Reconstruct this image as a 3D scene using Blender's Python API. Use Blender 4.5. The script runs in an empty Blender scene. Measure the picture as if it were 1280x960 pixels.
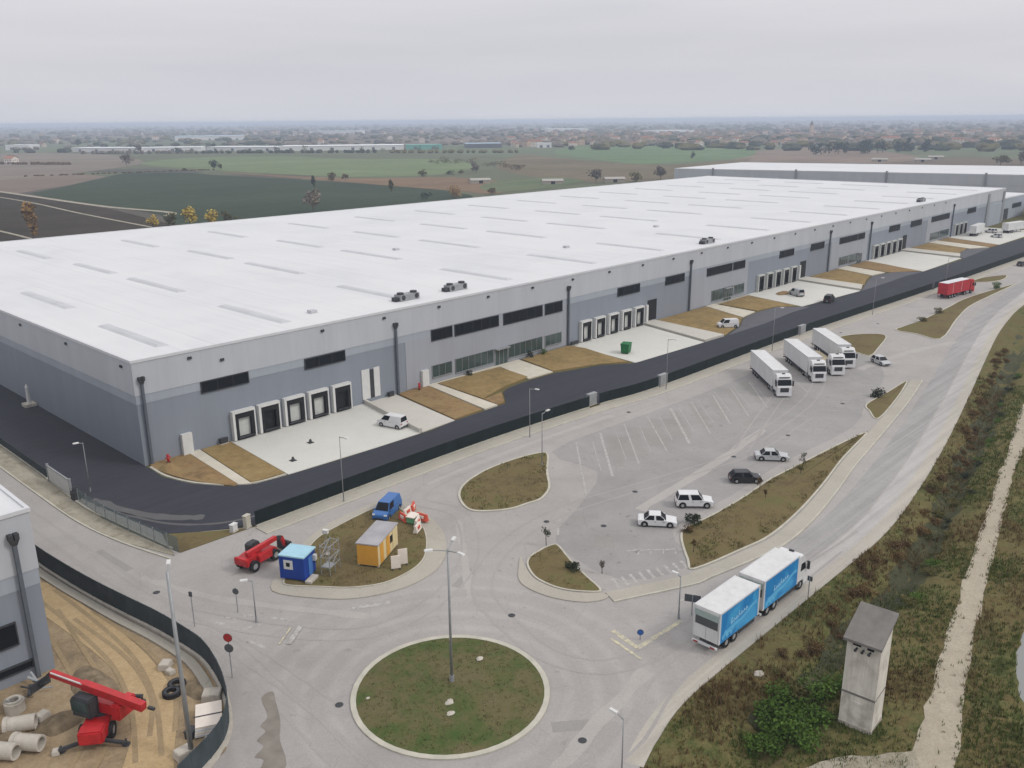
import bpy, bmesh, math, random
from mathutils import Vector, Matrix, noise
# ------------------------------------------------------------------
# Logistics park seen from the air. Metres. X runs along the long dock
# front of the warehouse, Y into the warehouse, Z up; the near corner of
# the warehouse stands at the origin.
# ------------------------------------------------------------------
rnd = random.Random(11)
SC = bpy.context.scene
COL = SC.collection
R = math.radians

class MB:
    """collects shapes and links them as one mesh object"""
    def __init__(s): s.v = []; s.f = []; s.m = []; s.cm = 0
    def add(s, vs, fs):
        b = len(s.v); s.v += [tuple(p) for p in vs]
        for f in fs: s.f.append(tuple(i + b for i in f)); s.m.append(s.cm)
        return s
    def mat(s, i): s.cm = i; return s
    def hexa(s, p):  # 4 bottom ccw, 4 top ccw
        return s.add(p, [(3,2,1,0),(4,5,6,7),(0,1,5,4),(1,2,6,5),(2,3,7,6),(3,0,4,7)])
    def box(s, x0, x1, y0, y1, z0, z1):
        return s.hexa([(x0,y0,z0),(x1,y0,z0),(x1,y1,z0),(x0,y1,z0),(x0,y0,z1),(x1,y0,z1),(x1,y1,z1),(x0,y1,z1)])
    def frus(s, x0, x1, y0, y1, z0, X0, X1, Y0, Y1, z1):
        return s.hexa([(x0,y0,z0),(x1,y0,z0),(x1,y1,z0),(x0,y1,z0),(X0,Y0,z1),(X1,Y0,z1),(X1,Y1,z1),(X0,Y1,z1)])
    def prism(s, poly, z0, z1):
        n = len(poly)
        vs = [(p[0],p[1],z0) for p in poly] + [(p[0],p[1],z1) for p in poly]
        return s.add(vs, [tuple(range(n-1,-1,-1)), tuple(range(n,2*n))] + [(i,(i+1)%n,n+(i+1)%n,n+i) for i in range(n)])
    def prof(s, poly, y0, y1):  # side profile (x,z) pushed across y
        n = len(poly)
        vs = [(p[0],y0,p[1]) for p in poly] + [(p[0],y1,p[1]) for p in poly]
        return s.add(vs, [tuple(range(n-1,-1,-1)), tuple(range(n,2*n))] + [(i,(i+1)%n,n+(i+1)%n,n+i) for i in range(n)])
    def cyl(s, a, b, r0, r1=None, n=12, caps=True):
        a = Vector(a); b = Vector(b); r1 = r0 if r1 is None else r1
        d = (b - a).normalized()
        u = d.orthogonal().normalized(); w = d.cross(u)
        vs = []
        for c, r in ((a, r0), (b, r1)):
            for i in range(n):
                t = 2*math.pi*i/n
                vs.append(c + u*(r*math.cos(t)) + w*(r*math.sin(t)))
        fs = [(i,(i+1)%n,n+(i+1)%n,n+i) for i in range(n)]
        if caps: fs += [tuple(range(n-1,-1,-1)), tuple(range(n,2*n))]
        return s.add(vs, fs)
    def ring(s, a, b, ro, ri, n=18):  # hollow pipe
        a = Vector(a); b = Vector(b); d = (b-a).normalized(); u = d.orthogonal().normalized(); w = d.cross(u)
        vs = []
        for c in (a, b):
            for r in (ro, ri):
                for i in range(n):
                    t = 2*math.pi*i/n; vs.append(c + u*(r*math.cos(t)) + w*(r*math.sin(t)))
        fs = []
        for i in range(n):
            j = (i+1) % n
            fs += [(i,j,2*n+j,2*n+i), (n+j,n+i,3*n+i,3*n+j), (j,i,n+i,n+j), (2*n+i,2*n+j,3*n+j,3*n+i)]
        return s.add(vs, fs)
    def tube(s, pts, r, n=8):
        for a, b in zip(pts[:-1], pts[1:]): s.cyl(a, b, r, r, n)
        return s
    def bar(s, a, b, w, h):  # rectangular bar between two points
        a = Vector(a); b = Vector(b); d = (b-a).normalized()
        side = d.cross(Vector((0,0,1)))
        side = Vector((1,0,0)) if side.length < 1e-4 else side.normalized()
        up = side.cross(d)
        q = []
        for c in (a, b):
            q += [c - side*w/2 - up*h/2, c + side*w/2 - up*h/2, c + side*w/2 + up*h/2, c - side*w/2 + up*h/2]
        return s.add(q, [(3,2,1,0),(4,5,6,7),(0,1,5,4),(1,2,6,5),(2,3,7,6),(3,0,4,7)])
    def ball(s, c, rx, ry=None, rz=None, n=10, m=6, jit=0, rg=None):
        ry = ry or rx; rz = rz or rx; vs = [(c[0],c[1],c[2]-rz)]
        for k in range(1, m):
            ph = math.pi*k/m - math.pi/2
            for i in range(n):
                t = 2*math.pi*i/n; j = 1 + (rg.uniform(-jit, jit) if rg else 0)
                vs.append((c[0]+rx*j*math.cos(ph)*math.cos(t), c[1]+ry*j*math.cos(ph)*math.sin(t), c[2]+rz*j*math.sin(ph)))
        vs.append((c[0],c[1],c[2]+rz)); L = len(vs)-1
        fs = [(0, 1+(i+1)%n, 1+i) for i in range(n)]
        for k in range(m-2):
            for i in range(n):
                a = 1+k*n+i; b = 1+k*n+(i+1)%n; fs.append((a, b, b+n, a+n))
        fs += [(L, 1+(m-2)*n+i, 1+(m-2)*n+(i+1)%n) for i in range(n)]
        return s.add(vs, fs)
    def panel(s, q, inset=0.06, t=0.015):
        """thin slab standing proud of the quad q (ccw from outside)"""
        q = [Vector(p) for p in q]; c = sum(q, Vector())/4
        n = (q[1]-q[0]).cross(q[3]-q[0]).normalized()
        p = [v + (c-v)*inset for v in q]
        return s.hexa([v - n*0.03 for v in p] + [v + n*t for v in p])
    def build(s, name, mat, parent=None, smooth=False, bevel=0, loc=None):
        me = bpy.data.meshes.new(name); me.from_pydata([tuple(p) for p in s.v], [], s.f)
        ms = mat if isinstance(mat, (list, tuple)) else [mat]
        for m in ms: me.materials.append(m)
        for p, i in zip(me.polygons, s.m): p.material_index = i
        bm = bmesh.new(); bm.from_mesh(me)
        bmesh.ops.recalc_face_normals(bm, faces=bm.faces)
        if bevel:
            es = [e for e in bm.edges if len(e.link_faces) == 2 and e.calc_face_angle(0) > 0.5]
            bmesh.ops.bevel(bm, geom=es, offset=bevel, segments=2, affect='EDGES', clamp_overlap=True)
        bm.to_mesh(me); bm.free()
        if smooth:
            for p in me.polygons: p.use_smooth = True
        o = bpy.data.objects.new(name, me); COL.objects.link(o)
        if parent is not None: o.parent = parent
        if loc: o.location = loc
        return o

def tag(o, label, cat, group=None):
    o['label'] = label; o['category'] = cat
    if group: o['group'] = group
    return o
def thing(name, label, cat, loc=(0,0,0), rz=0, group=None):
    o = bpy.data.objects.new(name, None); COL.objects.link(o)
    o.empty_display_size = .3; o.location = loc; o.rotation_euler = (0,0,R(rz))
    return tag(o, label, cat, group)
def struct(o, kind='structure'): o['kind'] = kind; return o
def dup(root, loc=None, rz=None, label=None, group=None):
    r = root.copy(); COL.objects.link(r)
    if loc is not None: r.location = loc
    if rz is not None: r.rotation_euler = (0,0,R(rz))
    if label: r['label'] = label
    if group: r['group'] = group
    for ch in list(root.children):
        c = ch.copy(); COL.objects.link(c); c.parent = r
        for g in list(ch.children):
            d = g.copy(); COL.objects.link(d); d.parent = c
    return r

# ------------------------------------------------------------- materials
def S(r, g, b):
    f = lambda c: (c/255/12.92) if c/255 <= .04045 else ((c/255+.055)/1.055)**2.4
    return (f(r), f(g), f(b))
def mul(c, k): return tuple(max(0, min(1, x*k)) for x in c)
class NT:
    def __init__(s, name, rough=.7, metal=0):
        s.m = bpy.data.materials.new(name); s.m.use_nodes = True
        s.n = s.m.node_tree.nodes; s.l = s.m.node_tree.links
        s.b = s.n['Principled BSDF']; s.b.inputs['Roughness'].default_value = rough; s.b.inputs['Metallic'].default_value = metal
        s.b.inputs['Specular IOR Level'].default_value = .25
    def node(s, t, **kw):
        n = s.n.new(t)
        for k, v in kw.items(): setattr(n, k, v)
        return n
    def set(s, sock, v):
        if hasattr(v, 'is_linked') or isinstance(v, bpy.types.NodeSocket): s.l.new(v, sock)
        else:
            if sock.type == 'RGBA' and len(v) == 3: v = (*v, 1)
            sock.default_value = v
    def pos(s): return s.node('ShaderNodeNewGeometry').outputs['Position']
    def obj(s): return s.node('ShaderNodeTexCoord').outputs['Object']
    def map(s, vec, scale=(1,1,1), rot=(0,0,0), loc=(0,0,0)):
        n = s.node('ShaderNodeMapping'); s.l.new(vec, n.inputs[0])
        n.inputs['Scale'].default_value = scale; n.inputs['Rotation'].default_value = rot; n.inputs['Location'].default_value = loc
        return n.outputs[0]
    def noise(s, vec, scale, detail=4, rough=.55, dist=0):
        n = s.node('ShaderNodeTexNoise'); s.l.new(vec, n.inputs['Vector'])
        n.inputs['Scale'].default_value = scale; n.inputs['Detail'].default_value = detail
        n.inputs['Roughness'].default_value = rough; n.inputs['Distortion'].default_value = dist
        return n.outputs['Fac']
    def ramp(s, fac, stops, interp='LINEAR'):
        n = s.node('ShaderNodeValToRGB'); s.l.new(fac, n.inputs[0]); cr = n.color_ramp; cr.interpolation = interp
        while len(cr.elements) < len(stops): cr.elements.new(.5)
        for e, (p, c) in zip(cr.elements, stops):
            e.position = p; e.color = (*c, 1) if isinstance(c, tuple) else (c, c, c, 1)
        return n.outputs[0]
    def mix(s, fac, a, b, blend='MIX'):
        n = s.node('ShaderNodeMix', data_type='RGBA', blend_type=blend)
        s.set(n.inputs[0], fac); s.set(n.inputs[6], a); s.set(n.inputs[7], b)
        return n.outputs[2]
    def math(s, op, a, b=0.0):
        n = s.node('ShaderNodeMath', operation=op); s.set(n.inputs[0], a); s.set(n.inputs[1], b)
        return n.outputs[0]
    def col(s, c): s.set(s.b.inputs['Base Color'], c); return s
    def bump(s, h, strength=.3, dist=.1):
        n = s.node('ShaderNodeBump'); s.l.new(h, n.inputs['Height']); n.inputs['Strength'].default_value = strength; n.inputs['Distance'].default_value = dist
        s.l.new(n.outputs[0], s.b.inputs['Normal']); return s

def plain(name, c, rough=.6, metal=0, var=.12, scale=1.2, spec=None, bump=0):
    t = NT(name, rough, metal)
    f = t.noise(t.obj(), scale, 5, .6)
    t.col(t.ramp(f, [(.3, mul(c, 1-var)), (.7, mul(c, 1+var))]))
    if bump: t.bump(t.noise(t.obj(), scale*12, 3), bump, .03)
    if spec is not None: t.b.inputs['Specular IOR Level'].default_value = spec
    return t.m
def ground(name, stops, s1=.05, s2=.6, fine=6., w=.5, bump=.4, rough=.95, bd=.08):
    """patchy earth or grass from three scales of noise in world space"""
    t = NT(name, rough); p = t.pos()
    a = t.noise(p, s1, 5, .6, .4); b = t.noise(p, s2, 5, .65, .3); c = t.noise(p, fine, 3, .6)
    m = t.math('ADD', t.math('MULTIPLY', a, 1-w), t.math('MULTIPLY', b, w))
    base = t.ramp(m, stops)
    g = t.ramp(c, [(.25, .84), (.75, 1.14)])
    t.col(t.mix(1, base, g, 'MULTIPLY')); t.bump(t.math('ADD', b, t.math('MULTIPLY', c, .5)), bump, bd)
    t.b.inputs['Specular IOR Level'].default_value = .1
    return t.m
def asphalt(name, c, wear=1., ring=None, streak=None, spot=.5):
    t = NT(name, .9); p = t.pos()
    a = t.noise(p, .035, 4, .55, .6); b = t.noise(p, .22, 5, .62, .5); f = t.noise(p, 9., 2, .6)
    k = t.ramp(t.math('ADD', t.math('MULTIPLY', a, .55), t.math('MULTIPLY', b, .45)), [(.3, 1-.16*wear), (.5, 1.), (.7, 1+.13*wear)])
    base = t.mix(1, c, k, 'MULTIPLY')
    base = t.mix(1, base, t.ramp(f, [(.25, .9), (.75, 1.1)]), 'MULTIPLY')
    if streak:   # long tyre-polished streaks along a heading
        v = t.map(p, (.02, 1.1, 1), (0,0,R(-streak)))
        v2 = t.noise(v, 1., 3, .6, .3)
        base = t.mix(1, base, t.ramp(v2, [(.35, 1-.13*wear), (.6, 1.06)]), 'MULTIPLY')
    if ring:     # tyre tracks polished around the roundabout
        n = t.node('ShaderNodeVectorMath', operation='DISTANCE'); t.l.new(p, n.inputs[0]); n.inputs[1].default_value = ring
        d = n.outputs['Value']
        wv = t.math('SINE', t.math('ADD', t.math('MULTIPLY', d, 2.6), t.math('MULTIPLY', b, 3.)))
        rr = t.ramp(wv, [(0., .95), (1., 1.05)])
        near = t.ramp(t.math('DIVIDE', d, 26.), [(.55, 1.), (.95, 0.)])
        base = t.mix(t.math('MULTIPLY', near, .8), base, t.mix(1, base, rr, 'MULTIPLY'))
    # oil drips and dark patches
    v = t.noise(p, .9, 3, .5, .2)
    base = t.mix(t.ramp(v, [(.66, 0.), (.74, spot)]), base, mul(c, .62))
    # hairline cracks
    vo = t.node('ShaderNodeTexVoronoi', feature='DISTANCE_TO_EDGE'); vo.inputs['Scale'].default_value = .16
    wp = t.node('ShaderNodeVectorMath', operation='ADD'); t.l.new(p, wp.inputs[0])
    sc = t.node('ShaderNodeVectorMath', operation='SCALE'); t.l.new(t.ramp(b, [(0, 0.), (1, 1.)]), sc.inputs[0]); sc.inputs['Scale'].default_value = 5.
    t.l.new(sc.outputs[0], wp.inputs[1]); t.l.new(wp.outputs[0], vo.inputs['Vector'])
    base = t.mix(t.ramp(vo.outputs['Distance'], [(0., .16*wear), (.016, 0.)]), base, mul(c, .55))
    t.col(base); t.bump(f, .25, .01)
    t.b.inputs['Specular IOR Level'].default_value = .18
    return t.m

MT = {}
MT['asphalt'] = asphalt('worn_asphalt', S(156,152,149), 1., ring=(-5.3,-67.3,.05))
MT['lane'] = asphalt('lane_asphalt', S(149,147,146), .9, streak=4, spot=.25)
MT['shoulder'] = asphalt('pale_shoulder', S(168,163,154), .7, streak=4, spot=.2)
MT['pale'] = asphalt('pale_streak', S(166,163,161), .8, streak=4, spot=.2)
MT['bay'] = asphalt('parking_asphalt', S(145,142,141), 1.3, spot=.85)
MT['tarmac'] = asphalt('new_black_tarmac', S(57,58,65), .75, streak=1, spot=.25)
MT['concrete'] = asphalt('yard_concrete', S(194,193,187), .5, spot=.18)
MT['ramp'] = asphalt('ramp_concrete', S(184,181,173), .6, spot=.2)
MT['dust'] = asphalt('dusty_tarmac', S(92,91,92), 1.2, spot=.2)
MT['pave'] = asphalt('footway_paving', S(163,158,148), .8, spot=.4)
MT['layby'] = asphalt('layby_asphalt', S(92,92,97), 1., spot=.3)
MT['gpath'] = plain('garden_path_slabs', S(192,186,172), .85, var=.08, scale=.5)
MT['kerb'] = plain('kerb_stone', S(176,172,160), .85, var=.14, scale=.7)
MT['soil'] = ground('lawn_soil', [(.32, S(106,95,66)), (.5, S(138,117,80)), (.66, S(146,129,92))], .18, .9, 7, .5, .5)
MT['soilred'] = ground('red_soil', [(.32, S(106,90,64)), (.5, S(139,115,83)), (.66, S(136,121,84))], .2, 1., 7, .5, .6)
MT['island'] = ground('dry_island_grass', [(.32, S(84,74,52)), (.5, S(106,94,66)), (.66, S(96,96,60))], .16, .8, 6, .45, .6)
MT['round'] = ground('roundabout_grass', [(.36, S(56,80,40)), (.46, S(76,86,50)), (.55, S(94,90,62)), (.68, S(102,94,70))], .16, .6, 5, .35, .5)
MT['dirt'] = ground('site_dirt', [(.3, S(110,98,80)), (.5, S(146,128,103)), (.7, S(162,146,120))], .12, .7, 4, .5, .8)
MT['dirtpath'] = ground('site_haul_path', [(.3, S(158,136,102)), (.7, S(182,160,126))], .2, .9, 5, .5, .6)
MT['track'] = ground('pale_dirt_track', [(.3, S(150,141,126)), (.7, S(172,163,147))], .15, .8, 5, .5, .2)
MT['verge'] = ground('dusty_verge', [(.3, S(116,108,90)), (.5, S(152,146,132)), (.7, S(164,158,144))], .2, .7, 5, .6, .5)
MT['white'] = plain('white_sheet_metal', (.60,.61,.63), .5, var=.05, scale=.3)
MT['glass'] = plain('dark_glazing', (.010,.012,.016), .3, var=.1, spec=.12)
MT['rubber'] = plain('black_rubber', (.02,.02,.022), .8, var=.2)
MT['dark'] = plain('dark_steel', (.045,.047,.052), .6, var=.2)
MT['galv'] = plain('galvanised_steel', (.30,.31,.32), .5, .3, var=.12)
MT['pole'] = plain('grey_pole_paint', (.24,.25,.26), .5, .1, var=.12)
MT['rim'] = plain('wheel_rim_alloy', (.42,.43,.44), .4, .6, var=.1)
MT['lamp'] = plain('lamp_lens', (.7,.7,.68), .3, var=.05)
MT['red_lens'] = plain('red_lens', (.32,.015,.012), .3, var=.1)
MT['wpaint'] = plain('white_vehicle_paint', (.62,.62,.63), .35, var=.05, scale=.8, spec=.4)
t = NT('white_trailer_panels', .5); p = t.obj()
gr = t.ramp(t.noise(t.map(p, (1.3,1.3,.22)), 1.2, 5, .7), [(.34, .90), (.56, 1.)])
t.col(t.mix(1, t.ramp(t.noise(p, .5, 4), [(.3, (.57,.57,.57)), (.7, (.64,.64,.645))]), gr, 'MULTIPLY')); MT['trailer'] = t.m
MT['red'] = plain('red_machine_paint', (.42,.018,.022), .4, var=.18, scale=1.5, spec=.4)
MT['concpipe'] = plain('cast_concrete', S(178,172,162), .9, var=.15, scale=1.5, bump=.3)
# ------------------------------------------------------------- the setting
def smooth(poly, k=4, closed=True):
    n = len(poly); out = []
    rng = range(n) if closed else range(n-1)
    g = (lambda i: poly[i % n]) if closed else (lambda i: poly[max(0, min(n-1, i))])
    for i in rng:
        p0, p1, p2, p3 = g(i-1), g(i), g(i+1), g(i+2)
        for j in range(k):
            t = j/k
            out.append(tuple(.5*((2*p1[a]) + (-p0[a]+p2[a])*t + (2*p0[a]-5*p1[a]+4*p2[a]-p3[a])*t*t + (-p0[a]+3*p1[a]-3*p2[a]+p3[a])*t**3) for a in (0,1)))
    if not closed: out.append(tuple(poly[-1]))
    return out
def area(p): return sum(p[i][0]*p[(i+1)%len(p)][1]-p[(i+1)%len(p)][0]*p[i][1] for i in range(len(p)))/2
def offset(poly, d, closed=True):  # d > 0 moves to the left of travel
    n = len(poly); out = []
    for i in range(n):
        a = Vector(poly[(i-1) % n] if closed or i > 0 else poly[i]); b = Vector(poly[(i+1) % n] if closed or i < n-1 else poly[i])
        t = (b-a); t = t.normalized() if t.length > 1e-6 else Vector((1,0))
        out.append((poly[i][0]-t.y*d, poly[i][1]+t.x*d))
    return out
def strip(mb, a, b, z0, z1):
    """solid strip between two polylines of the same length"""
    for i in range(len(a)-1):
        mb.hexa([(*a[i],z0),(*a[i+1],z0),(*b[i+1],z0),(*b[i],z0),(*a[i],z1),(*a[i+1],z1),(*b[i+1],z1),(*b[i],z1)])
def sheet(mb, a, b, z):
    n = len(a); vs = [(p[0],p[1],z) for p in a] + [(p[0],p[1],z) for p in b]
    mb.add(vs, [(i,i+1,n+i+1,n+i) for i in range(n-1)])

road_edge=[(-12,-92),(-3.4,-84.6),(1.4,-83.1),(6.7,-82.1),(14.9,-82.0),(26.7,-82.1),(38.7,-82.2),(45.6,-82.2),(54.1,-81.5),(69.8,-79.3),(87.8,-76.2),(111,-71.8),(128.2,-68.4),(157,-62.9),(177.7,-59.8),(195.8,-58.0),(257.7,-54),(383,-51),(700,-60)]
ditch=[(-30,-92),(8.7,-88.5),(23.6,-87.6),(35.5,-87.6),(45.7,-86.6),(60.3,-84.4),(75.6,-81.7),(90.5,-79.2),(108.9,-76),(131.9,-72),(171.4,-66.6),(246.8,-60.5),(383,-57),(700,-66)]
track_l=[(-30,-104),(9.6,-98.2),(17.3,-96.8),(28.5,-94.6),(41.5,-92.2),(51.7,-90.4),(66.7,-87.7),(86.1,-84.3),(109.6,-80.2),(165.4,-72.3),(285.7,-63.5),(400,-60),(700,-70)]
track_r=[(-30,-109),(12.2,-100.9),(19.3,-99),(31.8,-96.2),(48.9,-92.9),(62.8,-90.2),(77.2,-87.5),(95.7,-84.7),(120,-81),(165,-76.3),(290.5,-68.3),(400,-64.5),(700,-74)]
def pdist(x, y, pl):
    best = 1e9
    for (ax,ay),(bx,by) in zip(pl[:-1], pl[1:]):
        dx, dy = bx-ax, by-ay; t = max(0, min(1, ((x-ax)*dx+(y-ay)*dy)/(dx*dx+dy*dy)))
        q = math.hypot(x-ax-t*dx, y-ay-t*dy)
        if q < best: best = q
    return best
def interp_y(pl, x):
    for (ax,ay),(bx,by) in zip(pl[:-1], pl[1:]):
        if ax <= x <= bx: return ay+(by-ay)*(x-ax)/(bx-ax)
    return pl[0][1] if x < pl[0][0] else pl[-1][1]
def pool_d(x, y):
    u, v = (x-31.9)*.974-(y+103.9)*-.225, (y+103.9)*.974-(x-31.9)*.225
    return math.hypot(u/11, v/3.6)
def ground_z(x, y):
    """height of the bare ground: flat, with a ditch and rough banks beside the road"""
    if not (-30 < x < 420 and -150 < y < -48): return 0.
    ye = interp_y(road_edge, x)
    if y > ye - .6: return 0.
    d = pdist(x, y, ditch)
    z = -1.5*math.exp(-(d/1.7)**2)
    out = min(1, (ye-.6-y)/1.5)
    tl, tr = interp_y(track_l, x), interp_y(track_r, x)
    flat = 0 if tr-.4 < y < tl+.4 else 1
    bump = .3*noise.noise((x*.35, y*.35, 0)) + .12*noise.noise((x*1.3, y*1.3, 3))
    pd = pool_d(x, y)
    pd += .09*noise.noise((x*.5, y*.5, 6))
    if pd < 1.25: return -.35 + (0 if pd < 1 else (pd-1)*1.6)
    return z*out + bump*out*flat

# base terrain: one sheet to the horizon, finer near the ditch
def axis(lo, hi, step, far):
    a = [lo + i*step for i in range(int((hi-lo)/step)+1)]
    s = step; x = a[-1]
    while x < far: s *= 1.5; x += s; a.append(min(x, far))
    s = step; x = a[0]
    while x > -far: s *= 1.5; x -= s; a.insert(0, max(x, -far))
    return a
XS = axis(-30, 130, .8, 26000); YS = axis(-112, -70, .7, 26000)
vs = [(x, y, ground_z(x, y)) for y in YS for x in XS]
nx = len(XS)
fs = [(j*nx+i, j*nx+i+1, (j+1)*nx+i+1, (j+1)*nx+i) for j in range(len(YS)-1) for i in range(nx-1)]
t = NT('countryside', .95); p = t.pos()
sep = t.node('ShaderNodeSeparateXYZ'); t.l.new(p, sep.inputs[0])
# near: rough autumn grass of the banks; far: a quilt of fields
a = t.noise(p, .09, 5, .6, .5); b = t.noise(p, .5, 5, .65, .4); f = t.noise(p, 3.5, 4, .65)
m = t.math('ADD', t.math('MULTIPLY', a, .5), t.math('MULTIPLY', b, .5))
near = t.ramp(m, [(.3, S(60,66,38)), (.42, S(80,84,50)), (.5, S(100,94,62)), (.58, S(94,84,56)), (.7, S(116,106,74))])
near = t.mix(1, near, t.ramp(f, [(.2, .6), (.8, 1.35)]), 'MULTIPLY')
q = t.map(p, (1,1,1), (0,0,R(24)))
vo = t.node('ShaderNodeTexVoronoi', distance='CHEBYCHEV'); vo.inputs['Scale'].default_value = .0027
t.l.new(t.map(q, (1, .38, 1)), vo.inputs['Vector'])
sv = t.node('ShaderNodeSeparateColor'); t.l.new(vo.outputs['Color'], sv.inputs[0])
quilt = t.ramp(sv.outputs[0], [(0, S(102,92,80)), (.2, S(114,102,92)), (.36, S(92,96,76)), (.5, S(106,98,86)), (.62, S(84,80,72)), (.74, S(118,108,98)), (.86, S(96,104,82)), (.95, S(90,82,76))], 'CONSTANT')
quilt = t.mix(1, quilt, t.ramp(t.noise(p, .02, 5, .6), [(.3, .85), (.7, 1.12)]), 'MULTIPLY')
farm = t.ramp(t.math('DIVIDE', sep.outputs['Y'], 400.), [(.0, 0.), (.3, 1.)])
t.col(t.mix(farm, near, quilt)); t.bump(t.math('ADD', b, t.math('MULTIPLY', f, .4)), .6, .25)
t.b.inputs['Specular IOR Level'].default_value = .08
MT['terrain'] = t.m
me = bpy.data.meshes.new('terrain'); me.from_pydata(vs, [], fs); me.materials.append(t.m)
for pl in me.polygons: pl.use_smooth = True
o = bpy.data.objects.new('terrain', me); COL.objects.link(o); struct(o)

# farm fields beyond the warehouse
def field(name, poly, c1, c2, z, rows=None):
    t = NT(name, .95); p = t.pos()
    n1 = t.noise(p, .012, 5, .6, .5); n2 = t.noise(p, .12, 4, .6)
    base = t.ramp(t.math('ADD', t.math('MULTIPLY', n1, .6), t.math('MULTIPLY', n2, .4)), [(.32, c1), (.68, c2)])
    if rows is not None:
        v = t.noise(t.map(p, (.004, .16, 1), (0,0,R(-rows))), 1, 3, .6)
        base = t.mix(1, base, t.ramp(v, [(.35, .84), (.65, 1.12)]), 'MULTIPLY')
    t.col(base); t.b.inputs['Specular IOR Level'].default_value = .05
    mb = MB(); mb.add([(x,y,z) for x,y in poly], [tuple(range(len(poly)))])
    return struct(mb.build('field', t.m))
field('dark_crop', smooth([(189,562),(354,771),(356,633),(368,490),(360,330),(294,240),(160,170),(124,221),(161,333),(160,421),(170,539)],3), S(46,58,44), S(64,74,56), .10, 62)
field('ploughed_near', [(100,680),(161,574),(160,482),(157,380),(145,295),(122,215),(20,190),(-60,300),(20,600)], S(48,44,36), S(66,58,48), .06, 80)
field('light_crop', smooth([(416,915),(525,1025),(638,993),(635,807),(701,703),(597,551),(495,479),(428,495),(404,566),(398,708)],3), S(92,106,76), S(116,128,94), .08, 50)
field('tan_fallow', smooth([(385,700),(391,546),(414,477),(461,431),(428,321),(362,290),(362,335),(372,490)],3), S(104,86,68), S(128,108,86), .14, 60)
field('green_crop', smooth([(954,755),(1195,882),(1317,859),(1361,769),(1209,588),(1071,492),(927,430),(809,421),(731,440),(798,551)],3), S(82,104,72), S(108,126,92), .12, 30)
field('grey_stubble', smooth([(448,1489),(516,1374),(514,1195),(438,953),(336,822),(238,738),(150,700),(60,900),(200,1438)],3), S(108,100,90), S(132,122,112), .09, 70)
field('small_green', smooth([(402,343),(473,379),(511,362),(485,316),(412,292),(372,298)],3), S(84,96,70), S(104,112,86), .16, 40)
field('brown_fallow', smooth([(861,732),(792,602),(718,430),(778,402),(912,411),(686,318),(547,278),(482,305),(511,397),(610,532)],3), S(92,84,66), S(118,108,88), .07, 35)
field('mauve_fallow', smooth([(1095,511),(1324,540),(1231,400),(1030,264),(879,249),(852,322),(816,377)],3), S(112,98,88), S(134,120,108), .05, 25)
field('dark_strip', smooth([(310,800),(374,805),(376,700),(358,680),(330,745)],3), S(74,74,70), S(90,90,82), .17, 62)
for pl, w in (([(150,658),(161,590),(161,502),(161,399),(169,340),(160,322)],4.5), ([(143,602),(145,528),(143,455),(136,370),(131,268)],1.8), ([(79,385),(81,322),(80,275),(76,240)],1.8)):
    mb = MB(); sp = smooth(pl, 4, False); sheet(mb, offset(sp, w/2, False), offset(sp, -w/2, False), .21)
    struct(mb.build('farm_track', MT['verge']))

# roads: the old pale asphalt of the roundabout, lorry park and access road
road = [(-16,140),(-40,140)] + [(-40,-66)] + smooth(road_edge, 4, False)[2:] + [(700,-30),(381,-30),(281,-36.2),(199,-34),(131,-31),(78,-31),(36,-27),(0,-28),(-8,-22),(-10,0)]
mb = MB(); mb.prism(road, -.2, .05); struct(mb.build('road', MT['asphalt']))
# bands of different wear along the access road, measured from its outer edge
sub = smooth(road_edge[1:], 5, False)
def band(name, mat, d0, d1, z, x0=2, x1=400):
    pts = [q for q in sub if x0 <= q[0] <= x1]
    mb = MB(); sheet(mb, offset(pts, d0, False), offset(pts, d1, False), z); return struct(mb.build(name, MT[mat]))
band('road_shoulder', 'shoulder', .02, 1.5, .056, -2)
band('road_lane', 'pale', 1.5, 3.3, .055, 14)
band('road_lane', 'lane', 3.5, 6.9, .057, 24)
# lorry park
park = smooth([(41.5,-37.6),(60,-37.5),(80,-38.5),(100,-38.6),(118,-40.5),(122,-49.6),(110,-57.5),(95,-60.5),(80,-64.5),(60,-63.5),(45,-64),(32,-64),(27,-70),(19,-66.5),(21,-56),(30,-52),(40,-47)], 3)
mb = MB(); mb.add([(x,y,.056) for x,y in park], [tuple(range(len(park)))]); struct(mb.build('parking_area', MT['bay']))
# new black tarmac of the yard
tarmac = [(-10.3,140),(0,140),(0,-1.3),(-.2,-5.5),(1.2,-10.4),(3.7,-14.4),(6.9,-16.8),(11.2,-17.3),(20,-17.9),(26.9,-18.0),(36.2,-18.2),(41.6,-17.6),(46.6,-17.6),(53.2,-17.4),(57.5,-12.6),(60,-11.6),(65.6,-11.2),(72.5,-11.6),(77.7,-13.2),(82.5,-14.6),(87,-18),(88.8,-18.5),(111,-19.6),(118.6,-19.9),(129.5,-17.4),(135.5,-14.6),(140,-13.4),(146.3,-13.0),(154,-13.6),(158.8,-18.2),(187,-20.4),(191,-19.6),(205.5,-15.2),(214,-13.2),(224,-15),(231.2,-21.6),(264,-22.6),(268,-20.6),(278,-16.4),(290,-16),(297,-21),(330,-22.4),(381,-24),(760,-26),(760,-44),(381,-38.5),(281,-35.6),(199,-33.6),(131,-30.9),(79,-30.6),(61.5,-28.8),(36,-27.2),(0,-27.5),(-1.3,-26.6),(-4.9,-24.4),(-7.9,-21.9),(-9.2,-13),(-10.4,-3.6),(-10.8,4.1),(-10.6,12)]
mb = MB(); mb.prism(tarmac, -.1, .075); struct(mb.build('yard_road', MT['tarmac']))
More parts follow.
